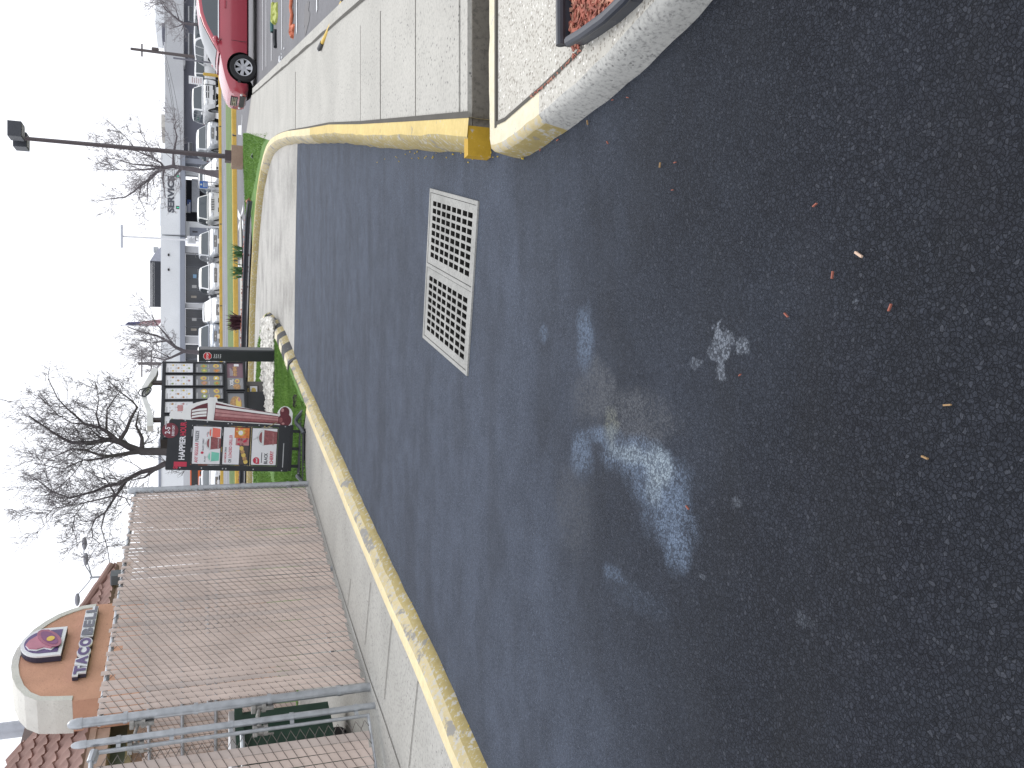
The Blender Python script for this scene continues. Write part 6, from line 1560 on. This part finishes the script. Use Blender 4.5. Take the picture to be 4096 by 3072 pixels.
def blades(name, label, poly, n, h, m, z, seed):
    rnd = random.Random(seed); b = MB()
    for x, y in scatter(poly, n, rnd):
        a = rnd.uniform(0, 6.28); hh = h * rnd.uniform(.5, 1.2); s = Vector((math.cos(a), math.sin(a), 0)) * rnd.uniform(.004, .009); l = Vector((rnd.uniform(-.5, .5), rnd.uniform(-.5, .5), 0)) * hh; p = Vector((x, y, z - .005))
        b.add([p - s, p + s, p + l * .4 + s * .7 + Vector((0, 0, hh * .6)), p + l + Vector((0, 0, hh))], [(0, 1, 2), (0, 2, 3)])
    props(b.build(name, m), label, 'grass', None, 'stuff')
GB = m_grass('grass_blade', (.10, .20, .045), (.20, .34, .085))
pl = lambda *a: [tuple(gp(*p, LZ)[:2]) for p in a]
blades('grass', 'short green grass of the island lawn behind the kerb and banner', [(T1.x, T1.y), (T0.x, T0.y)] + [(x - .17, y + .03) for x, y in LK[9:]] + [(x - .2, y) for x, y in LTIP[1:3]] + pl((1102, 1350), (1102, 1420), (1100, 1690), (1100, 1930), (1226, 1940)), 26000, .035, GB, LZ, 1)
blades('grass', 'short green grass of the island lawn beyond the white rocks', pl((1050, 1300), (1052, 1420), (1056, 1560), (1060, 1800), (1090, 1930), (1014, 1930), (1016, 1700), (1026, 1500), (1032, 1380)), 9000, .045, GB, LZ, 2)
blades('grass', 'short green grass of the lawn strip below the tall lamp post', pl((1082, 532), (1050, 580), (1025, 700), (1008, 790), (990, 860), (982, 862), (979, 760), (975, 650), (974, 535)), 9000, .045, GB, LZ, 3)
def clods():
    rnd = random.Random(9); SOIL = flat('dark_soil', (.022, .022, .016), .95)
    b = MB()
    for k in range(26):
        p = gp(1185 + rnd.uniform(-5, 5), 1605 + rnd.uniform(-24, 24), LZ); b.ell((p.x, p.y, LZ + .01), (rnd.uniform(.015, .05), rnd.uniform(.015, .03), rnd.uniform(.01, .03)), 6)
    props(b.build('soil', SOIL), 'crumbs of dark bare soil in the lawn beside the kerb', 'soil', None, 'stuff')
clods()
# plastic edging
EDG = flat('black_edging', (.040, .045, .058), .38, 0, .15, 12)
def edging(name, label, pts, h, z0, r=.016):
    b = MB(); P = [Vector(p) for p in pts]; vs = []
    up = Vector((0, 0, 1))
    top = [p + up * h for p in P]; b.tube(top, r, 10)
    for p, q in zip(P, P[1:]):
        d = (q - p).normalized(); n_ = Vector((-d.y, d.x, 0)) * .005
        b.add([p - n_, q - n_, q - n_ + up * h, p - n_ + up * h, p + n_, q + n_, q + n_ + up * h, p + n_ + up * h], [(0, 1, 2, 3), (7, 6, 5, 4), (0, 3, 7, 4), (1, 5, 6, 2)])
    props(b.build(name, EDG), label, 'edging')
e1 = gp(2297, 190, HR); edging('lawn_edging', 'black plastic edging lying level along the far side of the red mulch', [(1.255, 2.870, HR), (3.0, 2.89, HR)], .055, HR, .018)
edging('lawn_edging', 'dark plastic edging slanting along the near side of the red mulch', [(1.236, 2.785, HR), (1.220, 2.66, HR), (1.207, 2.50, HR), (1.21, 2.36, HR), (1.26, 2.1, HR), (1.40, 1.75, HR)], .06, HR, .019)
eb = [gp(*p, LZ + .03) for p in ((1010, 806), (1001, 870), (996, 980), (990, 1130), (984, 1350), (978, 1700), (974, 2000))]
edging('lawn_edging', 'long black edging strip between the mulch bed and the yellow lane kerb', eb, .10, LZ, .03)
def chips(name, label, poly, n, z, seed, s=1.0, up=.02):
    rnd = random.Random(seed); b = MB()
    for x, y in scatter(poly, n, rnd):
        L, w, h = rnd.uniform(.018, .055) * s, rnd.uniform(.003, .008) * s, rnd.uniform(.001, .003) * s
        M = Matrix.Translation((x, y, z + rnd.uniform(0, up))) @ Matrix.Rotation(rnd.uniform(0, 6.28), 4, 'Z') @ Matrix.Rotation(rnd.uniform(-.5, .5), 4, 'Y')
        b.box(-L / 2, L / 2, -w, w, -h, h, rnd.choice([0, 0, 1, 2]), M)
    return props(b.build(name, [flat('mulch_chip_red', (.36, .12, .085), .85, 0, .3, 20), flat('mulch_chip_brown', (.25, .09, .065), .85, 0, .3, 20), flat('mulch_chip_pale', (.46, .23, .16), .85, 0, .3, 20)]), label, 'mulch', None, 'stuff')
mp = [(1.24, 2.86), (1.245, 2.80), (1.232, 2.66), (1.23, 2.50), (1.232, 2.36), (1.26, 2.1), (1.5, 1.8), (2.6, 2.0), (2.6, 2.9)]
sheet('mulch_bed', mp, HR - .001, MULCH)
chips('mulch', 'red bark mulch between the two black edging strips', [(1.24, 2.86), (1.245, 2.80), (1.232, 2.66), (1.23, 2.45), (1.9, 2.3), (1.9, 2.9)], 2600, HR + .004, 1)
chips('mulch', 'thin line of red mulch spilt along the paving joint', [(1.214, 2.93), (1.23, 2.78), (1.216, 2.80), (1.200, 3.1), (1.199, 3.3), (1.206, 3.3), (1.208, 3.1)], 45, HR + .004, 2, .4, .004)
chips('mulch', 'red mulch of the long bed beside the yellow lane kerb', [(p.x, p.y) for p in bed], 2600, LZ + .022, 3, 3.0, .04)
def loose():
    rnd = random.Random(21); b = MB()
    spots = [(3435, 1018), (3145, 1260), (3330, 1100), (2350, 490), (2230, 560), (2430, 570), (2700, 650), (2640, 660), (3560, 1230), (2960, 1500), (2750, 2030), (2690, 760), (2160, 600), (2450, 400), (2510, 390), (3260, 820), (3700, 1830), (3790, 1620)]
    mats = [flat('chip_red', (.30, .10, .07), .8), flat('chip_straw', (.30, .19, .09), .8), flat('chip_pale', (.55, .40, .30), .8)]
    for i, (x, y) in enumerate(spots):
        p = gp(x, y, .009); k = 1.0 if i == 0 else rnd.uniform(.35, .7)
        M = Matrix.Translation(p) @ Matrix.Rotation(rnd.uniform(0, 6.28), 4, 'Z') @ Matrix.Rotation(.1, 4, 'Y')
        b.box(-.014 * k, .014 * k, -.0028 * k, .0028 * k, -.002, .003, 2 if i == 0 else rnd.choice([0, 0, 1]), M)
    for i in range(46):
        p = gp(rnd.uniform(1500, 2100), 600 + rnd.gauss(0, 14) + 18, .006) if i < 40 else gp(rnd.uniform(1500, 1990), 2300 + rnd.gauss(0, 10), .006)
        if i >= 40: u = rnd.random(); q = Vector((-1.466, 6.382, 0)).lerp(Vector((-2.0, 4.3, 0)), u); p = Vector((q.x + rnd.uniform(.0, .03), q.y, .006))
        M = Matrix.Translation(p) @ Matrix.Rotation(rnd.uniform(0, 6.28), 4, 'Z'); s = rnd.uniform(.002, .006); b.box(-s, s, -s * .5, s * .5, -.002, .003, 3, M)
    mats.append(flat('paint_crumb', (.55, .40, .05), .8))
    props(b.build('litter', mats), 'scattered bark chips and yellow paint crumbs on the asphalt lane', 'debris', None, 'stuff')
loose()
# ---------------------------------------------------------------- things left lying in the parking bays
def pole_tool():
    a = gp(1276, 199, HR + .02); a = Vector((a.x, a.y, HR + .022)); Yb = 7.55
    c = gp(1373, 0, .075); d = (c - a)
    t = thing('long_handle', 'yellow tool handle with black grip lying over the parking kerb', 'tool handle', a)
    b = MB(); b.tube([d * .16, d * 1.0, d * 1.25], .021, 10); b.build('shaft', flat('handle_yellow', (.62, .42, .07), .45), t)
    b = MB(); b.tube([d * .0 + d * .02, d * .16 - d * .001], .027, 10); b.build('grip', BLACKM, t)
    b = MB(); b.tube([d * -.02, d * .018], .012, 8); b.build('ferrule', STEEL, t); b = MB(); b.tube([d * 1.0, d * 1.03], .03, 10); b.build('collar', BLACKM, t)
pole_tool()
def blob(name, label, cat, x, y, rx, ry, h, m, seed, extra=None):
    rnd = random.Random(seed); p = gp(x, y, -.016); t = thing(name, label, cat, p); b = MB(); vs = []; fs = []; n = 18
    for k, (f, z) in enumerate(((1, 0), (.92, .5), (.6, .9), (0.02, 1))):
        for i in range(n):
            a = 2 * math.pi * i / n; j = 1 + .25 * math.sin(3 * a + seed) + rnd.uniform(-.1, .1); vs.append((rx * f * j * math.cos(a), ry * f * j * math.sin(a), h * z * (1 + .3 * math.sin(5 * a + seed))))
    for k in range(3):
        for i in range(n): fs.append((k * n + i, k * n + (i + 1) % n, (k + 1) * n + (i + 1) % n, (k + 1) * n + i))
    b.add(vs, fs, 0, True); b.build('cloth', m, t)
    if extra: extra(t)
    return t
HV = flat('hi_vis_lime', (.33, .37, .07), .6, 0, .1, 20); ORC = flat('safety_orange', (.50, .14, .07), .6, 0, .15, 20); TLB = flat('dark_teal', (.05, .13, .13), .6)
def vest_bits(t):
    b = MB(); b.tube([(-.1, .1, .04), (.0, .3, .05), (.2, .2, .05), (.35, .3, .04)], .04, 8); b.build('strap', HV, t)
blob('hi_vis_vest', 'crumpled lime hi-vis vest lying on a parking bay line', 'vest', 1106, 62, .16, .34, .07, HV, 3, vest_bits)
def rope_bits(t):
    b = MB(); pts = [(-.10, -.02, .03), (.1, .04, .04), (.25, -.03, .03), (.4, .05, .04), (.6, 0, .03), (1.2, .05, .04)]; b.tube(smooth_line(pts, .1), .028, 8); b.build('tail', ORC, t)
blob('orange_jacket', 'orange safety jacket with a trailing sleeve lying on the white bay line', 'jacket', 1174, 126, .085, .16, .06, ORC, 5, rope_bits)
def spill():
    p = gp(1226, 68, -.011); b = MB(); rnd = random.Random(4); pts = []
    for i in range(40):
        a = 2 * math.pi * i / 40; r_ = 1 + .25 * math.sin(2 * a + 1) + .18 * math.sin(5 * a) + rnd.uniform(-.1, .1); pts.append((p.x + .17 * r_ * math.cos(a), p.y + .36 * r_ * math.sin(a)))
    b.prism(pts, None, -.011, 0); props(b.build('oil_stain', flat('oil_black', (.012, .012, .013), .35)), kind='structure')
spill()
def bars():
    for (x0, y0, x1, y1, m, lb) in ((1091, 62, 1091, 128, TLB, 'thin dark green strip lying beside the lime vest'), (1103, 118, 1104, 188, BLACKM, 'black rubber strip lying in the parking bay nearest the red saloon')):
        a, c = gp(x0, y0, 0), gp(x1, y1, 0); t = thing('rubber_strip', lb, 'strip', a); d = c - a; b = MB(); b.tube([Vector((0, 0, .012)), d * .5 + Vector((0, .06, .014)), d + Vector((0, 0, .012))], .04, 6); b.build('strip', m, t); b = MB(); b.tube([d + Vector((0, 0, .012)), d * 1.06 + Vector((0, 0, .012))], .02, 6); b.build('end_cap', BLACKM, t)
    rnd = random.Random(2); b = MB()
    for k in range(16):
        y = rnd.uniform(190, 300); p = gp(1140 - (y - 200) * .5 + rnd.uniform(-6, 6), y, -.01); b.box(-.05, .05, -.02, .02, 0, .02, 0, Matrix.Translation(p) @ Matrix.Rotation(rnd.uniform(0, 3), 4, 'Z') @ Matrix.Scale(rnd.uniform(.4, 1.2), 4))
    props(b.build('litter', WHITE), 'scraps of white paper litter along the parking kerb', 'litter', None, 'stuff')
    p = gp(1030, 628, 0); t = thing('paper_cup', 'crushed white paper cup in the bend of the yellow lane kerb', 'cup', (p.x - .03, p.y, 0)); b = MB(); b.lathe([(.03, 0), (.045, .1), (.046, .105), (.040, .1), (.025, .01)], 12, 0, Matrix.Rotation(R(80), 4, 'X') @ Matrix.Scale(1.6, 4) @ Matrix.Translation((0, .045, 0))); b.build('cup', WHITE, t)
bars()
